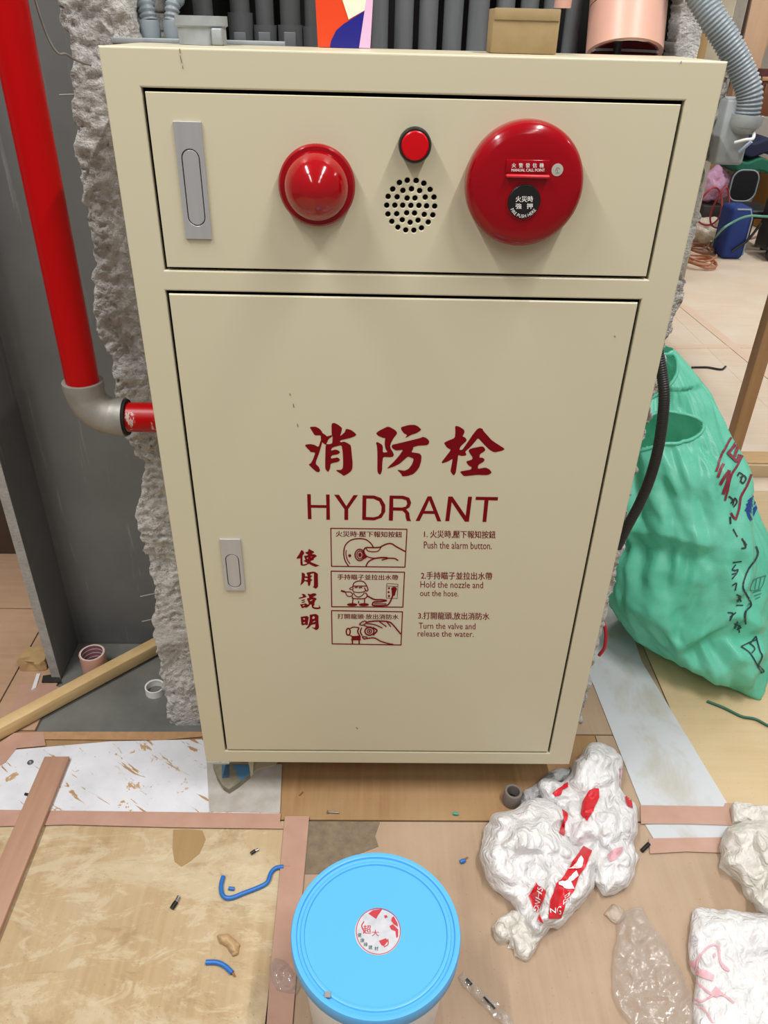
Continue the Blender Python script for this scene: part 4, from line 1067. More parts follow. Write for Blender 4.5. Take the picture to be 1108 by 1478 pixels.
def dstroke(list_, w, s=Sk, k=7.389):
    out = []
    for pl in list_: out += stroke(s(pl), w/k, True, 4)
    return out
def dstroke_each(list_, w, s=Sk, k=7.389): return [stroke(s(pl), w/k, True, 4) for pl in list_]
def drape_each(name, groups, *a):
    for g in groups: drape(name, g, *a)
drape_each('printed_outline', dstroke_each([[(430, 185), (360, 310), (300, 420), (270, 520), (245, 590)], [(528, 410), (470, 530), (405, 630), (370, 780), (340, 900)], [(615, 630), (570, 750), (510, 860), (490, 990), (455, 1105)], [(400, 1040), (425, 1080), (455, 1105)]], 25)
      + dstroke_each([[(465, 255), (430, 330), (370, 400)], [(480, 300), (460, 370), (440, 430)], [(370, 400), (420, 450), (465, 485), (490, 420)], [(320, 520), (290, 580), (265, 650)], [(380, 590), (330, 660), (290, 730)], [(380, 590), (370, 680), (320, 830)]], 34), dr, mar, sko, 3)
drape_each('printed_figures', dstroke_each([[(470, 640), (490, 610), (530, 640), (500, 660)], [(500, 700), (530, 640), (560, 670), (530, 720), (500, 700)], [(380, 860), (420, 900), (400, 930)], [(420, 950), (440, 880), (465, 920), (430, 970)], [(390, 1080), (395, 1150)], [(425, 1210), (470, 1290)], [(520, 1310), (560, 1400), (515, 1415)], [(540, 1340), (565, 1380)]], 17), dr, drk, sko, 3)
drape_each('printed_mark', dstroke_each([[(575, 1000), (590, 1060), (615, 1110)], [(575, 940), (640, 1060)], [(590, 900), (655, 1010)], [(610, 880), (680, 970)], [(560, 1010), (640, 870)], [(620, 1090), (675, 960)], [(640, 850), (660, 880)]], 27), dr, nav, sko, 3)
Sm = loc(1000, 780, 6.157)
mk = [[(555, 55), (572, 110), (550, 170), (500, 240), (465, 320), (442, 400), (460, 460), (500, 530), (510, 580), (465, 630), (458, 690), (465, 740)]]
drape('marker_line', dstroke(mk, 15, Sm, 6.157), dr, blk, sko, 3)
drape_each('marker_writing', dstroke_each([[(350, 195), (430, 185)], [(375, 215), (345, 260), (370, 265)], [(365, 275), (395, 260), (380, 300), (345, 340)], [(345, 300), (385, 290)], [(350, 400), (385, 380), (375, 440)], [(385, 480), (420, 500), (390, 540)], [(400, 500), (425, 540)], [(380, 575), (440, 575)], [(310, 640), (350, 650), (325, 710)], [(330, 680), (375, 640)], [(365, 740), (420, 760)], [(395, 720), (365, 780)], [(385, 790), (425, 770)], [(400, 770), (410, 815)],
                                 [(425, 945), (500, 905), (560, 880)], [(425, 945), (510, 1010), (600, 1170)], [(500, 910), (545, 960), (520, 1000)], [(555, 850), (590, 980), (610, 1030), (575, 1110)], [(580, 1110), (625, 1160), (600, 1175)], [(555, 850), (500, 920)]], 12, Sm, 6.157), dr, blk, sko, 3)
drape_each('stamp', dstroke_each([[(535, 345), (640, 310)], [(535, 345), (505, 440), (600, 420), (640, 310)], [(560, 340), (545, 430)], [(600, 325), (580, 420)], [(530, 460), (600, 440)], [(540, 490), (600, 470)], [(550, 520), (590, 500)]], 8, Sm, 6.157), dr, mat('stamp_green', '3f7d6c', .5), sko, 3)

# ------------------------------------------------------------------ crumpled plastic bags and films
def film(name, outline, hmax, edge_w, lift, cr, m, parent, seed, grid=9, cf=1/60., bumps=(), base=.0015, skirt=True, ncr=12, jit=.8, sharpness=.95, levels=2):
    """crumpled sheet: outline in photo pixels; every point gets its own height above the floor; random edges stay sharp folds"""
    rs = np.random.RandomState(seed)
    ol = resample(np.asarray(outline, float), grid)
    ol = ol+(rs.rand(*ol.shape)-.5)*2.0
    vs, tr = fill2d([ol], grid)
    d = segdist(vs, ol)
    vs = vs+(rs.rand(*vs.shape)-.5)*grid*.5*(d > 1)[:, None]
    prof = np.sqrt(np.clip(1-(1-np.clip(d/edge_w, 0, 1))**2, 0, 1))
    u, v = vs[:, 0], vs[:, 1]
    v0, v1 = v.min(), v.max()
    back = np.clip((v1-v)/(v1-v0), 0, 1)
    h = base+hmax*prof+lift*back**1.3
    for bu, bv_, br_, bh in bumps: h = h+bh*np.exp(-((u-bu)**2+(v-bv_)**2)/br_**2)*np.clip(d/8, .3, 1)
    inn = np.clip(d/6, .4, 1)
    h = h+inn*cr*(crease(u, v, ncr, cf, seed, .35)*1.3+jit*(rs.rand(len(u))-.5))
    h = np.maximum(h, .001)
    V = [P(a, b, z=c_) for a, b, c_ in zip(u, v, h)]; pts = np.array(V)
    F = [tuple(t) for t in tr]
    if skirt:
        from collections import Counter
        cnt = Counter()
        for t in F:
            for a, b in ((t[0], t[1]), (t[1], t[2]), (t[2], t[0])): cnt[tuple(sorted((a, b)))] += 1
        bd = [e for e, c_ in cnt.items() if c_ == 1]; mp = {}
        cen = pts.mean(0)
        for e in bd:
            for i in e:
                if i not in mp:
                    q = pts[i]*.96+cen*.04; mp[i] = len(V); V.append(np.array([q[0], q[1], .0008]))
        for a, b in bd: F.append((a, b, mp[b], mp[a]))
    bm = bmesh.new(); vv = [bm.verts.new(tuple(map(float, p))) for p in V]
    for t in F:
        try: bm.faces.new([vv[i] for i in t])
        except ValueError: pass
    lay = bm.edges.layers.float.new('crease_edge')
    for e in bm.edges:
        an = e.calc_face_angle(0) if len(e.link_faces) == 2 else 1.0
        e[lay] = 1.0 if len(e.link_faces) < 2 or e.verts[0].co.z < .001 or e.verts[1].co.z < .001 else (float(np.clip((an-.12)*1.6, 0, 1)) if rs.rand() < sharpness else .15)
    bmesh.ops.recalc_face_normals(bm, faces=bm.faces[:])
    me = bpy.data.meshes.new(name); bm.to_mesh(me); bm.free(); me.materials.append(m)
    tmp = bpy.data.objects.new('t', me); COL.objects.link(tmp)
    md = tmp.modifiers.new('s', 'SUBSURF'); md.levels = levels; md.render_levels = levels
    dg = bpy.context.evaluated_depsgraph_get()
    me2 = bpy.data.meshes.new_from_object(tmp.evaluated_get(dg)); bpy.data.objects.remove(tmp); me2.name = name
    for p in me2.vertices: p.co.z = max(p.co.z, .0006)
    return sharp(link(bpy.data.objects.new(name, me2), parent), 26)
def plastic(name, c1, c2, rough=.35, tl=.25):
    t = NT(name)
    n = t.noise(16, 4, .6)
    c = t.mix(t.ramp(n, [(.4, 0.0), (.7, 1.0)]), c1, c2); t.color(c)
    t.b.inputs['Roughness'].default_value = rough
    tr = t.n('ShaderNodeBsdfTranslucent'); t.l(c, tr.inputs[0])
    mx = t.n('ShaderNodeMixShader'); mx.inputs[0].default_value = tl
    t.l(t.b.outputs[0], mx.inputs[1]); t.l(tr.outputs[0], mx.inputs[2])
    t.l(mx.outputs[0], t.t.nodes['Material Output'].inputs['Surface'])
    def vor(scale, seed):
        w = t.n('ShaderNodeMapping'); w.inputs['Location'].default_value = (seed, seed*.7, 0); w.inputs['Scale'].default_value = (1, .72, 1.3)
        w.inputs['Rotation'].default_value = (.2, .1, seed)
        t.l(t.tc.outputs['Object'], w.inputs['Vector'])
        nz = t.n('ShaderNodeTexNoise'); nz.inputs['Scale'].default_value = scale*.5; t.l(w.outputs[0], nz.inputs['Vector'])
        ad = t.n('ShaderNodeMix', data_type='VECTOR'); ad.inputs[0].default_value = .035
        t.l(w.outputs[0], ad.inputs[4]); t.l(nz.outputs['Color'], ad.inputs[5])
        v = t.n('ShaderNodeTexVoronoi', feature='DISTANCE_TO_EDGE'); v.inputs['Scale'].default_value = scale
        t.l(ad.outputs[1], v.inputs['Vector']); return v.outputs['Distance']
    a1, a2 = vor(34, 1.3), vor(80, 2.1)
    mm = t.n('ShaderNodeMath', operation='MULTIPLY_ADD'); t.l(a2, mm.inputs[0]); mm.inputs[1].default_value = .4; t.l(a1, mm.inputs[2])
    t.bump(mm.outputs[0], .8, .0085)
    return t.m
M['bag'] = plastic('white_bag_film', 'f6f5f5', 'eceaea')
M['bag_warm'] = plastic('white_bag_film_warm', 'eeeae2', 'e2ded4')
M['bag_grey'] = plastic('grey_bag_film', 'b9b9b8', 'a6a6a4')
B1 = loc(680, 1060, 4.348); B2 = loc(868, 1140, 4.371)
pbag = mat('bag_red_ink', 'c61a26', .4); ppink = mat('bag_pink_ink', 'dba6ae', .4); wht = mat('bag_white_ink', 'efe9ea', .4)
# main bag, printed red
bag1 = thing('plastic_bag', (.66, -.12, 0), 'crumpled white plastic bag with red print right of the bucket', 'plastic bag')
rear = film('bag_lobe', B1([(415, 330), (430, 270), (470, 255), (510, 270), (560, 300), (620, 240), (640, 190), (625, 160), (670, 140), (690, 110), (730, 60), (790, 38), (860, 55), (920, 100), (960, 150), (950, 220), (935, 330), (960, 365), (1010, 400), (1050, 440), (1055, 600), (1020, 680), (1060, 780), (1040, 800), (1030, 880), (990, 950), (920, 1000), (830, 1025), (780, 940), (700, 820), (560, 640), (560, 480), (450, 420)]),
            .036, 22, .03, .036, M['bag'], bag1, 12, 9, 1/55., bumps=((858, 1085, 26, .03), (875, 1190, 30, .02)))
fr = film('bag_body', B1([(45, 750), (60, 690), (75, 600), (70, 580), (110, 540), (130, 485), (200, 470), (270, 465), (300, 440), (330, 400), (415, 390), (500, 410), (590, 470), (600, 600), (640, 690), (730, 700), (820, 560), (880, 560), (860, 700), (810, 830), (775, 960), (690, 1080), (550, 1230), (500, 1220), (410, 1300), (300, 1180), (270, 1095), (240, 1050), (130, 970), (90, 900), (70, 830)]),
          .050, 30, .022, .036, M['bag'], bag1, 23, 10, 1/60., bumps=((745, 1215, 34, .03), (820, 1280, 26, .02)))
tail = film('bag_handle', B1([(125, 1200), (180, 1140), (270, 1095), (350, 1120), (440, 1190), (500, 1215), (430, 1300), (400, 1370), (350, 1435), (270, 1390), (265, 1350), (225, 1345), (240, 1300), (200, 1310), (150, 1290)]),
            .018, 14, .012, .022, M['bag_warm'], bag1, 31, 7, 1/36.)
dr = draper(bvh_of(rear, fr, tail), .0022)
drape_each('red_print', [[q] for q in (B1([(705, 705), (757, 735), (720, 830), (680, 880), (640, 985), (590, 1060), (560, 1155), (480, 1155), (495, 1040), (530, 935), (580, 890), (630, 800)]),
                    B1([(405, 932), (475, 990), (450, 1050), (425, 1120), (400, 1110), (355, 1010)]), B1([(430, 1130), (450, 1180), (420, 1165)]))], dr, pbag, fr, 2.5)
drape_each('red_print', [[q] for q in (B1([(745, 345), (800, 335), (805, 400), (770, 470), (725, 550), (690, 500), (700, 430)]), B1([(965, 375), (1000, 390), (1008, 465), (975, 450), (962, 400)]), B1([(510, 375), (540, 345), (610, 300), (610, 335), (570, 350), (560, 380), (525, 388)]), B1([(575, 470), (610, 495), (590, 560), (580, 640), (550, 620), (560, 570), (585, 520)]))], dr, pbag, rear, 2.5)
drape_each('pink_print', [[q] for q in (B1([(855, 760), (900, 720), (945, 705), (940, 740), (900, 790), (870, 800)]), B1([(930, 215), (958, 200), (940, 310), (925, 330)]))], dr, ppink, rear, 2.5)
dr2 = draper(bvh_of(rear, fr, tail), .0034)
def drape_text(s, corners, par, m, d, bold=.02):
    """corners: px of text box: left-bottom, right-bottom, left-top"""
    v, f = text2d(s); lo, hi = v.min(0), v.max(0); q = (v-lo)/(hi-lo)
    a, b, c_ = (np.array(k, float) for k in corners)
    pts = [d(*(a+(b-a)*x+(c_-a)*y_)) for x, y_ in q]
    if any(p is None for p in pts): pts = [p if p is not None else np.array([0, 0, -.005]) for p in pts]
    return mesh('lettering', pts, f, m, par)
drape_text('SHNG', B1([(425, 960), (395, 1110), (455, 975)]), fr, wht, dr2)
drape_text('NG', B1([(490, 1130), (560, 1120), (490, 1085)]), fr, wht, dr2)
drape_text('品', B1([(570, 1075), (625, 1040), (575, 1020)]), fr, wht, dr2, 0)
drape_each('white_figure', [[q] for q in (B1([(590, 920), (660, 860), (665, 885), (620, 930), (640, 975), (600, 970), (545, 950), (540, 930)]), B1([(600, 850), (640, 820), (690, 770), (700, 790), (690, 830), (640, 850)]))], dr2, wht, fr, 3)
# grey bag scrap and grey tape roll behind it
gb = film('plastic_bag', B1([(300, 440), (325, 350), (420, 300), (470, 240), (540, 205), (640, 210), (640, 260), (560, 300), (430, 400), (340, 450)]), .012, 14, .012, .016, M['bag_grey'], None, 41, 7, 1/36.)
tag(gb, 'grey translucent bag scrap behind the red-printed white bag', 'plastic bag')
a = P(738, 1152, z=.012)
gk = mat('grey_roll', '6e6660', .6)
t = thing('grey_coupling', (a[0], a[1], .0), 'short dark grey pipe coupling on the floor under the cabinet', 'pipe coupling')
lathe('sleeve', [(.013, 0), (.0185, 0), (.0190, .002), (.0190, .032), (.0180, .034), (.0135, .034), (.013, 0)], (a[0], a[1], .0005), (0.05, -.0, 1), gk, t, 36)
lathe('inner_stop', [(.011, .006), (.0129, .006), (.0129, .009), (.011, .009), (.011, .006)], (a[0], a[1], .0005), (0.05, 0, 1), M['dark'], t, 36)
# right bag
b2 = thing('plastic_bag', (1.10, -.14, 0), 'crumpled white bag at the right frame edge below the tape strips', 'plastic bag')
film('bag_body', B2([(745, 330), (780, 240), (830, 210), (900, 185), (990, 180), (1120, 200), (1220, 300), (1220, 880), (1120, 830), (980, 770), (900, 640), (800, 500), (740, 470), (755, 400)]), .050, 26, .02, .036, M['bag_warm'], b2, 52, 9, 1/60.)
film('bag_flap', B2([(830, 60), (930, 80), (1049, 88), (1220, 90), (1220, 330), (1000, 230), (900, 215), (822, 205)]), .012, 14, .03, .014, M['bag_warm'], b2, 57, 9, 1/50.)
# bottom right flat bag with a pink bird outline
b3 = thing('plastic_bag', (1.02, -.36, 0), 'flat white paper-like bag with pink outline print in the lower right corner', 'plastic bag')
f3 = film('bag_body', B2([(570, 740), (640, 730), (740, 755), (850, 750), (1000, 770), (1220, 800), (1220, 1640), (560, 1640), (570, 1400), (575, 1290), (600, 1190), (560, 1130), (550, 1060), (540, 980), (555, 880)]), .030, 24, .010, .017, M['bag'], b3, 63, 11, 1/75.)
d3 = draper(bvh_of(f3), .0018)
def bst(lst, w):
    out = []
    for pl in lst: out += stroke(B2(pl), w/4.371, True, 5)
    return out
def bst_each(lst, w): return [stroke(B2(pl), w/4.371, True, 5) for pl in lst]
drape_each('pink_outline', bst_each([[(600, 1170), (610, 1080), (650, 1010), (700, 980), (740, 1000), (745, 1080), (800, 1140)], [(745, 1085), (770, 1130), (805, 1145)], [(575, 1320), (640, 1335), (700, 1300), (770, 1300), (830, 1340)], [(600, 1210), (640, 1250), (690, 1290)], [(600, 1350), (660, 1400), (700, 1470)]], 12)
      + [[p] for p in (B2([(555, 1080), (600, 1075), (590, 1130), (560, 1130)]), B2([(600, 1130), (660, 1140), (710, 1170), (700, 1210), (640, 1190), (600, 1165)]), B2([(720, 1240), (770, 1290), (720, 1310), (680, 1290)]), B2([(702, 1040), (718, 1030), (720, 1055), (705, 1062)]))], d3, ppink, f3, 3)
drape('round_mark', bst([[(585+26*math.cos(a), 955+32*math.sin(a)) for a in np.linspace(0, 6.28, 12)], [(565, 955), (605, 950)], [(580, 935), (590, 975)]], 5), d3, mat('bag_lilac_ink', 'cfc3cd', .5), f3, 3)
# clear film
def clear_film():
    t = NT('clear_film')
    g = t.n('ShaderNodeBsdfGlossy'); g.inputs['Roughness'].default_value = .12
    tr = t.n('ShaderNodeBsdfTransparent'); tr.inputs[0].default_value = (.95, .94, .93, 1)
    df = t.n('ShaderNodeBsdfDiffuse'); df.inputs[0].default_value = (.85, .82, .8, 1)
    m1 = t.n('ShaderNodeMixShader'); m1.inputs[0].default_value = .16
    t.l(tr.outputs[0], m1.inputs[1]); t.l(df.outputs[0], m1.inputs[2])
    m2 = t.n('ShaderNodeMixShader'); m2.inputs[0].default_value = .13
    t.l(m1.outputs[0], m2.inputs[1]); t.l(g.outputs[0], m2.inputs[2])
    b = t.n('ShaderNodeBump'); b.inputs['Strength'].default_value = .5; b.inputs['Distance'].default_value = .006
    t.l(t.noise(40, 3, .6, None, 1.5), b.inputs['Height']); t.l(b.outputs[0], g.inputs['Normal'])
    t.l(m2.outputs[0], t.t.nodes['Material Output'].inputs['Surface'])
    return t.m
M['clear'] = clear_film()
c1 = thing('clear_bag', (.86, -.37, 0), 'clear plastic bag with glinting creases between the white bags', 'plastic bag')
film('film', B2([(95, 830), (130, 760), (200, 735), (260, 725), (290, 790), (350, 880), (410, 960), (460, 1060), (520, 1170), (570, 1300), (600, 1400), (620, 1600), (240, 1600), (150, 1450), (80, 1350), (60, 1250), (65, 1050), (95, 930)]), .022, 26, .008, .020, M['clear'], c1, 71, 8, 1/50.)
film('knot_flap', B2([(10, 780), (70, 715), (130, 740), (160, 790), (110, 850), (50, 830)]), .01, 10, .004, .010, plastic('frosted_film', 'd8c8b6', 'cdbba6', .4, .4), c1, 73, 7, 1/30.)
c2 = film('clear_film', [(388, 1392), (396, 1382), (410, 1384), (424, 1400), (436, 1420), (428, 1436), (400, 1432), (390, 1416)], .012, 10, .004, .014, M['clear'], None, 81, 6, 1/26.)
tag(c2, 'small clear wrapper lying on the tape strip left of the bucket', 'wrapper')
sl = film('straw_wrapper', [(660, 1408), (668, 1402), (700, 1432), (738, 1466), (745, 1490), (735, 1492), (700, 1456), (668, 1424)], .006, 5, .002, .008, M['clear'], None, 87, 6, 1/30.)
tag(sl, 'narrow clear wrapper strip with dark print beside the bucket', 'wrapper')
drape('dark_print', [poly for poly in stroke([(673, 1414), (680, 1421)], 4, False)+stroke([(698, 1440), (714, 1456)], 3, False)], draper(bvh_of(sl), .0012), M['black'], sl, 2)

# ------------------------------------------------------------------ small debris on the floor
bw = mat('blue_wire', '2368b4', .4)
cu_m = mat('copper', 'b87a50', .35, .8)
def wire(px, r, m, label, z=.0, tip=None, cat='wire'):
    t = thing('blue_wire' if m is bw else 'wire', tuple(P(*px[0], z=z)), label, cat)
    tube('insulation', [P(u, v, z=z+r+.0005) for u, v in px], r, m, t, seg=12)
    if tip:
        a = P(*px[-1], z=z+r); b = P(*tip, z=z+r); tube('conductor', [a, b], r*.4, cu_m, t, seg=8, smooth_path=False)
    return t
wire([(322, 1265), (319, 1280), (322, 1293), (333, 1296), (352, 1289), (375, 1280), (386, 1273), (391, 1260), (398, 1253), (409, 1251)], .0042, bw, 'long blue insulated wire bent in a hook on the tan plywood', .0, (418, 1251))
wire([(297, 1389), (312, 1389), (324, 1394), (335, 1404)], .0042, bw, 'short curved blue wire near the lower left floor', .0, (339, 1409))
tag(tube('blue_wire', [P(330, 1282, z=.004), P(338, 1283, z=.004)], .0034, bw, seg=10, smooth_path=False), 'tiny blue insulation bit inside the hooked wire', 'wire')
t = thing('wire_nut', tuple(P(667, 1242, z=0)), 'tiny blue wire ferrule on the brown floor left of the white bag', 'ferrule')
lathe('ferrule_cap', [(0, 0), (.0035, 0), (.0042, .006), (.003, .011), (0, .011)], tuple(P(664, 1244, z=.0045)), (1, .35, 0), bw, t, 14)
tube('ferrule_pin', [P(668, 1241, z=.0045), P(675, 1237, z=.0045)], .0012, cu_m, t, seg=8, smooth_path=False)
for k, (a, b, b2_) in enumerate((((248, 1311), (254, 1302), (258, 1294)), ((362, 1232), (368, 1228), (373, 1226)))):
    t = thing('cable_lug', tuple(P(*a, z=0)), ('black and steel cable lug lying left on the tan plywood', 'small black cable lug above the hooked blue wire')[k], 'cable lug', 'cable lugs on the plywood')
    r = (.0045, .0034)[k]
    tube('lug_sleeve', [P(*a, z=r+.0005), P(*b, z=r+.0005)], r, M['black'], t, seg=12, smooth_path=False)
    tube('lug_tongue', [P(*b, z=r), P(*b2_, z=r)], r*.8, M['steel'], t, seg=10, smooth_path=False)
pc = film('paper_scrap', [(313, 1350), (328, 1346), (338, 1356), (347, 1362), (344, 1378), (336, 1382), (328, 1368), (316, 1360)], .012, 8, .004, .010, mat('tan_paper', 'b99a72', .8), None, 91, 5, 1/20.)
tag(pc, 'small crumpled tan paper scrap below the hooked blue wire', 'paper scrap')
t = thing('screw', tuple(P(482, 1172, z=0)), 'small steel screw on the floor below the cabinet', 'screw')
tube('shank', [P(474, 1172, z=.003), P(489, 1173, z=.003)], .0016, M['steel'], t, seg=10, smooth_path=False)
lathe('screw_head', [(0, 0), (.0035, 0), (.002, .003), (0, .003)], tuple(P(472, 1172, z=.0040)), (1, 0, 0), M['steel'], t, 14)
tag(tube('anchor_plug', [P(654, 1174, z=.004), P(661, 1175, z=.004)], .003, mat('green_plug', '2f9a86', .4), seg=10, smooth_path=False), 'tiny green wall plug on the floor below the cabinet', 'wall plug')
tag(tube('copper_bit', [P(432, 1148, z=.002), P(437, 1143, z=.002)], .0014, cu_m, seg=8, smooth_path=False), 'tiny copper wire clipping under the cabinet', 'wire')
tag(tube('rubber_bit', [P(926, 1228, z=.005), P(936, 1218, z=.005)], .0042, M['black'], seg=10, smooth_path=False), 'short black rubber bit beside the lower tape strip', 'rubber bit')
a = P(44, 1101, z=.0035)
t = thing('steel_washer', (a[0], a[1], .0035), 'small steel washer on the scraped white board', 'washer')
lathe('washer_disc', [(.0028, 0), (.0065, 0), (.0065, .002), (.0028, .002), (.0028, 0)], (a[0], a[1], .0038), (0, 0, 1), M['steel'], t, 24)
lathe('washer_boss', [(.0028, .002), (.0042, .002), (.0038, .0036), (.0028, .0036), (.0028, .002)], (a[0], a[1], .0038), (0, 0, 1), M['steel'], t, 24)
tag(tube('black_bit', [P(36, 1146, z=.006), P(41, 1147, z=.006)], .0028, M['black'], seg=10, smooth_path=False), 'tiny black plastic bit on the scraped white board', 'scrap')
gw = mat('green_wire', '1d5a44', .45)
tag(tube('wire', [P(1020, 1012, z=.004), P(1045, 1022, z=.004), P(1070, 1034, z=.004), P(1090, 1038, z=.004), P(1112, 1049, z=.004), P(1150, 1062, z=.004)], .0034, gw, seg=10), 'dark green wire on the cream board below the sack', 'wire')
tag(tube('wire', [P(998, 530, z=.006), P(1020, 530, z=.006), P(1040, 533, z=.006), P(1047, 529, z=.006)], .005, M['black'], seg=8), 'short black wire on the far plywood behind the sack', 'wire')
a = P(850, 1045, y=.19)
tag(tube('red_cable', [(.842, .24, .30), (.852, .22, .27), (.853, .21, .235), (.845, .21, .21)], .004, mat('red_cable', 'a01828', .4), seg=10), 'red cable stub poking from the broken wall beside the white board', 'cable')

# ------------------------------------------------------------------ timber stud frame on the right
y = 1.46
fr_ = thing('stud_frame', (1.8, y, 0), 'timber stud frame with sole plate behind the green sack', 'timber frame')
zt = .055
box('sole_plate', (1.62, y-.045, .001), (3.2, y+.045, zt), M['lumber'], fr_, .002)
xs = P(1066, 648, y=y)[0]
box('stud', (xs-.045, y-.020, zt), (xs+.0, y+.030, 2.4), M['lumber_y'], fr_, .002)
box('plywood_face', (1.66, y-.060, .001), (3.2, y-.047, .050), M['ply_cream'], fr_, .001)

# ------------------------------------------------------------------ far side of the hall
def pz(u, v, y): return P(u, v, y=y)
def far_box(name, u0, u1, v0, v1, y, dep, m, label, cat, par=None, bev=.01, ground=False):
    a, b = pz(u0, v1, y), pz(u1, v0, y)
    lo = (a[0], y, 0.0 if ground else a[2]); hi = (b[0], y+dep, b[2])
    o = box(name, lo, hi, m, par, bev)
    if label: tag(o, label, cat)
    return o
YF = 5.6
# concrete column with plaster and timber sheets behind the conduit
cl = thing('concrete_column', (2.2, 3.9, 0), 'rough concrete column patched with plaster seen behind the ribbed conduit', 'column')
a, b = pz(1022, 40, 4.0), pz(1066, 40, 4.0)
box('column_shaft', (a[0]+.05, 3.95, 0), (b[0], 4.3, 3.2), concrete('column_concrete', '9a958c', 'b5aea2', 5, .5), cl, .01)
box('plaster_face', (a[0]-.02, 3.93, .1), (a[0]+.10, 4.28, 3.2), mat('plaster', 'cfc7b2', .85, col2='bdb39a', vscale=6), cl, .01)
wb = thing('timber_sheet', (1.9, 3.2, 0), 'split yellow plywood sheet standing behind the cabinet corner', 'board')
a, b = pz(996, 50, 3.2), pz(1024, 50, 3.2); mid = (a[0]+b[0])/2
ym = mat('yellow_ply', 'c8a877', .65, col2='b28d58', vscale=1, stretch=(20, 20, 2))
box('sheet_half', (a[0]-.06, 3.2, .001), (mid-.01, 3.23, 2.6), ym, wb, .004); box('sheet_half', (mid+.004, 3.2, .001), (b[0]-.0, 3.23, 2.6), ym, wb, .004)
# leaning planks
pk = mat('pink_plank', 'dcb898', .6, col2='cfa986', vscale=1, stretch=(14, 14, 2))
for k, (a, b, w, lab) in enumerate((((1076, 115), (1110, -40), .20, 'wide pale plank leaning upright at the far right'), ((1092, 100), (1140, -40), .20, 'second pale plank leaning behind the wide one at the far right'))):
    p, q = pz(*a, 6.66), pz(*b, 6.66); d = q-p; q = q+d*.8; p = p-d*(p[2]-.02)/d[2]
    o = beam('leaning_plank', p+np.array([0, .2*k, .02]), q+np.array([0, .2*k, 0]), w, .03, pk, None, (0, 1, 0)); tag(o, lab, 'plank', 'leaning planks at the far wall')
tag(box('dark_sheet', (pz(1062, 30, 7.2)[0], 7.2, .001), (pz(1090, 30, 7.2)[0], 7.25, 2.6), mat('grey_brown_sheet', '7a6a5e', .7, col2='6a5a4e', vscale=4), None, .004), 'grey-brown sheet standing between column and leaning planks', 'board')
# shelf cabinet
sh = thing('side_cabinet', (pz(1100, 140, 6.0)[0]+.3, 6.0, 0), 'brown wooden cabinet in the cluttered far corner', 'cabinet')
a, b = pz(1089, 166, 6.0), pz(1108, 117, 6.0)
bm_ = mat('brown_cabinet', '7c4a2c', .5, col2='6a3c22', vscale=4)
box('carcass', (a[0], 6.0, .001), (a[0]+1.3, 6.45, b[2]), bm_, sh, .005)
box('top_board', (a[0]-.02, 5.98, b[2]), (a[0]+1.32, 6.47, b[2]+.03), mat('cabinet_top', 'b98d66', .5), sh, .005)
box('drawer_front', (a[0]+.02, 5.985, b[2]-.30), (a[0]+.6, 6.0, b[2]-.02), bm_, sh, .004)
o = lathe('tape_roll', [(.05, 0), (.085, 0), (.085, .05), (.05, .05), (.05, 0)], (pz(1097, 113, 5.99)[0]+.03, 6.08, b[2]+.031), (0, 0, 1), mat('dark_red_roll', '5a2a2c', .5), None, 28)
tag(o, 'dark red tape roll on top of the brown far cabinet', 'tape roll')
for u0, u1, v0, v1, lab, col in ((1098, 1106, 78, 90, 'yellow package beside the leaning planks', 'd8b030'),):
    pass
# stack of things in front of the cabinet
far_box('standing_board', 1084, 1130, 169, 200, 5.93, .05, mat('grey_panel', '9b938b', .6), 'grey panel standing behind the navy cushion', 'board', None, .01, True)
def cushion(name, u0, u1, v0, v1, y, dep, m, label):
    a, b = pz(u0, v1, y), pz(u1, v0, y)
    bm = bmesh.new(); bmesh.ops.create_cube(bm, size=1); bmesh.ops.subdivide_edges(bm, edges=bm.edges[:], cuts=5, use_grid_fill=True)
    for v in bm.verts:
        q = v.co*2; m_ = 1-.25*(q.y*q.y+q.x*q.x)/2
        v.co = Vector(((a[0]+b[0])/2+q.x/2*(b[0]-a[0])*(1-.05*q.z*q.z), y+dep/2+q.y/2*dep, (a[2]+b[2])/2+q.z/2*(b[2]-a[2])*m_+.02*math.sin(q.x*4)))
    return tag(from_bm(name, bm, m, None, True), label, 'cushion', 'folded cushions in the far pile')
cushion('cushion', 1066, 1130, 203, 225, 5.40, .48, mat('navy_cloth', '1c2340', .8), 'navy blue cushion on top of the green one in the far pile')
cushion('cushion', 1058, 1118, 231, 250, 5.38, .5, mat('green_cloth', '1f6a52', .8), 'green cushion under the navy one in the far pile')
far_box('ochre_box', 1099, 1135, 236, 330, 5.62, .3, mat('ochre_card', 'a37432', .7), 'ochre carton standing under the far cushions', 'box', None, .008, True)
far_box('grey_crate', 1052, 1092, 249, 330, 5.55, .35, mat('grey_crate', '8d8478', .7), 'grey-beige crate carrying the green cushion', 'box', None, .008, True)
far_box('tan_board', 1000, 1034, 238, 330, 6.15, .05, mat('tan_board', 'b58d60', .7), 'tan board standing left of the grey crate', 'board', None, .004, True)
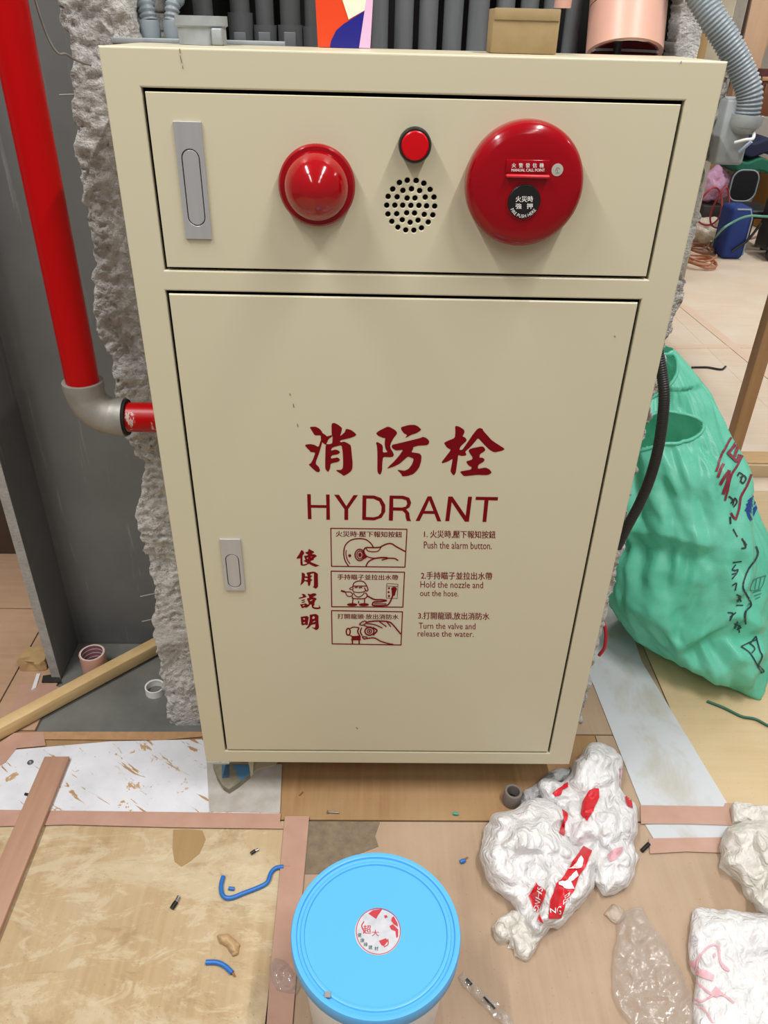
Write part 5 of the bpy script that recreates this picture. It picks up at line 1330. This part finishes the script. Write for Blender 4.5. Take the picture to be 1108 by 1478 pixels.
# black chair
ch = thing('folding_chair', tuple(pz(1070, 345, 5.25)*np.array([1, 1, 0])), 'black padded chair with grey piping in the far corner', 'chair')
yc = 5.25; bkm = mat('black_vinyl', '17181a', .45)
def rounded(name, u0, u1, v0, v1, y, th, r, m, par):
    a, b = pz(u0, v1, y), pz(u1, v0, y); x0, z0, x1, z1 = a[0], a[2], b[0], b[2]; lp = []
    for cx_, cz_, a0 in ((x1-r, z1-r, 0), (x0+r, z1-r, 90), (x0+r, z0+r, 180), (x1-r, z0+r, 270)):
        for k in range(7):
            an = math.radians(a0+k*15); lp.append((cx_+r*math.cos(an), cz_+r*math.sin(an)))
    return curve_panel(name, [lp], y, th, m, par, min(.012, th*.3)), lp
bkr, lp = rounded('backrest', 1049, 1098, 246, 290, yc, .05, .07, bkm, ch)
pm = mat('grey_piping', '8f9aa4', .5)
tube('piping', [(x, yc+.0, z) for x, z in lp]+[(lp[0][0], yc, lp[0][1])], .006, pm, bkr, seg=8, smooth_path=False)
a, b = pz(1046, 296, yc), pz(1096, 292, yc)
zs_ = a[2]
box('seat', (a[0], yc-.36, zs_-.03), (b[0], yc, zs_+.03), bkm, ch, .015)
for sx in (a[0]+.02, b[0]-.05):
    for sy in (yc-.33, yc-.03): box('leg', (sx, sy, .001), (sx+.03, sy+.03, zs_-.03), M['black'], ch, .004)
# blue and black bags
bb = thing('tote_bag', tuple(pz(1056, 335, 4.75)*np.array([1, 1, 0])), 'blue carry bag with grey edge under the black chair', 'bag')
a, b = pz(1036, 335, 4.78), pz(1077, 294, 4.78)
box('bag_body', (a[0], 4.62, .002), (b[0], 4.84, max(.25, b[2])), mat('blue_fabric', '1a3478', .75), bb, .03, None, None, 3)
tube('edge_trim', [(b[0]-.004, 4.625, .03), (b[0]-.004, 4.625, b[2]*.8), (b[0]-.03, 4.625, b[2]-.012), (a[0]+.03, 4.625, b[2]-.012)], .006, pm, bb, seg=8, smooth_path=False)
tube('strap', [(a[0]+.06, 4.612, .06), (a[0]+.15, 4.608, .14), (a[0]+.22, 4.612, .26)], .010, M['black'], bb, seg=8)
b4 = thing('trolley_bag', tuple(pz(1105, 340, 4.8)*np.array([1, 1, 0])), 'black wheeled bag with grey piping at the far right', 'bag')
a, b = pz(1096, 338, 4.8), pz(1150, 283, 4.8)
box('bag_body', (a[0], 4.62, .05), (a[0]+.5, 4.86, b[2]), bkm, b4, .03, None, None, 3)
tube('edge_trim', [(a[0]+.004, 4.618, .06), (a[0]+.004, 4.618, b[2]-.05), (a[0]+.03, 4.618, b[2]-.008), (a[0]+.45, 4.618, b[2]-.008)], .007, pm, b4, seg=8, smooth_path=False)
for xx in (a[0]+.03, a[0]+.4): lathe('wheel', [(0, 0), (.045, 0), (.05, .006), (.05, .024), (.045, .03), (0, .03)], (xx, 4.58, .051), (0, 1, 0), M['black'], b4, 24)
# pink and white plastic bags among cables
def lump(name, c, r, m, label, cat, seed, amp=.25, n=4):
    bm = bmesh.new(); bmesh.ops.create_icosphere(bm, subdivisions=n, radius=1)
    P_ = np.array([tuple(v.co) for v in bm.verts]); dsp = 1+amp*(fbm(P_*2.2, 3, seed)+.5*crease(P_[:, 0]+P_[:, 2], P_[:, 1]+P_[:, 2]*.4, 8, 1.6, seed))
    for v, d in zip(bm.verts, dsp):
        q = v.co*float(d); v.co = Vector((c[0]+q.x*r[0], c[1]+q.y*r[1], max(c[2]+q.z*r[2], .002)))
    return tag(from_bm(name, bm, m, None, True), label, cat)
p = pz(1030, 276, 5.6); lump('plastic_bag', (p[0]-.03, 5.57, p[2]+.05), (.13, .13, .12), plastic('pink_bag', 'e2a8cc', 'eac2da', .3), 'pink plastic bag on the far pile of cables', 'plastic bag', 3)
far_box('low_box', 1008, 1048, 298, 330, 5.42, .3, mat('dark_low_box', '3a3230', .7), 'dark low box carrying the pink plastic bag', 'box', None, .008, True)
p = pz(1020, 310, 5.12); lump('plastic_bag', (p[0], 5.12, .10), (.13, .10, .09), plastic('cream_bag', 'e8dcc8', 'dccbb2', .4), 'cream plastic bag among tangled cables at the far pile', 'plastic bag', 6)
def floor_cable(px, r, m, label, name='cable', zfun=None):
    pts = [P(u, v, z=0) for u, v in px]
    pts = [np.array([p[0], p[1], r+.001+(zfun[i] if zfun else 0)]) for i, p in enumerate(pts)]
    return tag(tube(name, pts, r, m, seg=8), label, 'cable')
floor_cable([(985, 333), (1010, 334), (1035, 339), (1055, 344), (1080, 346), (1098, 341), (1120, 336)], .008, mat('mauve_cable', '9a6a80', .5), 'mauve cable snaking on the far floor')
tag(tube('cable', [P(1028, 350, z=.01), pz(1040, 333, 4.42), pz(1055, 322, 4.42), pz(1075, 313, 4.42), pz(1095, 312, 4.42), pz(1125, 320, 4.42), P(1150, 365, z=.01)], .008, mat('green_cable', '5f9a82', .5), seg=8), 'green cable arching in front of the far bags', 'cable')
rd = mat('red_far_cable', 'a03038', .5)
for k, (u, v, rx, rz, lab) in enumerate(((1024, 298, .09, .13, 'large red cable loop by the pink bag'), (1040, 300, .06, .14, 'small red cable loop by the blue bag'))):
    p = pz(u, v, 4.9); L_ = [(p[0]+rx*math.cos(a), 4.9+.03*math.sin(a*2), max(.012, p[2]+rz*math.sin(a))) for a in np.linspace(0, 2*math.pi, 20)]
    tag(tube('cable_loop', L_, .007, rd, seg=8, n=4), lab, 'cable', 'red cable loops in the far pile')
for k, (u, v, yy, m_, lab) in enumerate(((1012, 330, 4.80, mat('brown_cable', '8a5a40', .5), 'brown cable coil lying at the far pile'), (1020, 332, 4.42, mat('orange_cable', 'b0704a', .5), 'orange-brown cable coil nearest the cabinet edge'))):
    p = pz(u, v, yy); L_ = []
    for a in np.linspace(0, 6*math.pi, 60):
        rr = .10+.02*math.sin(a*1.3+k); L_.append((p[0]+rr*math.cos(a), yy+rr*math.sin(a)*1.1, .012+.014*a/math.pi/1.5+.01*math.sin(a*2.1)))
    tag(tube('cable_coil', L_, .007, m_, seg=8, smooth_path=False), lab, 'cable', 'cable coils in the far pile')
tag(box('wood_block', tuple(P(1091, 356, z=0)+np.array([0, -.03, .001])), tuple(P(1099, 356, z=0)+np.array([0, .04, .045])), M['lumber'], None, .003), 'small wood block on the far plywood floor', 'block')
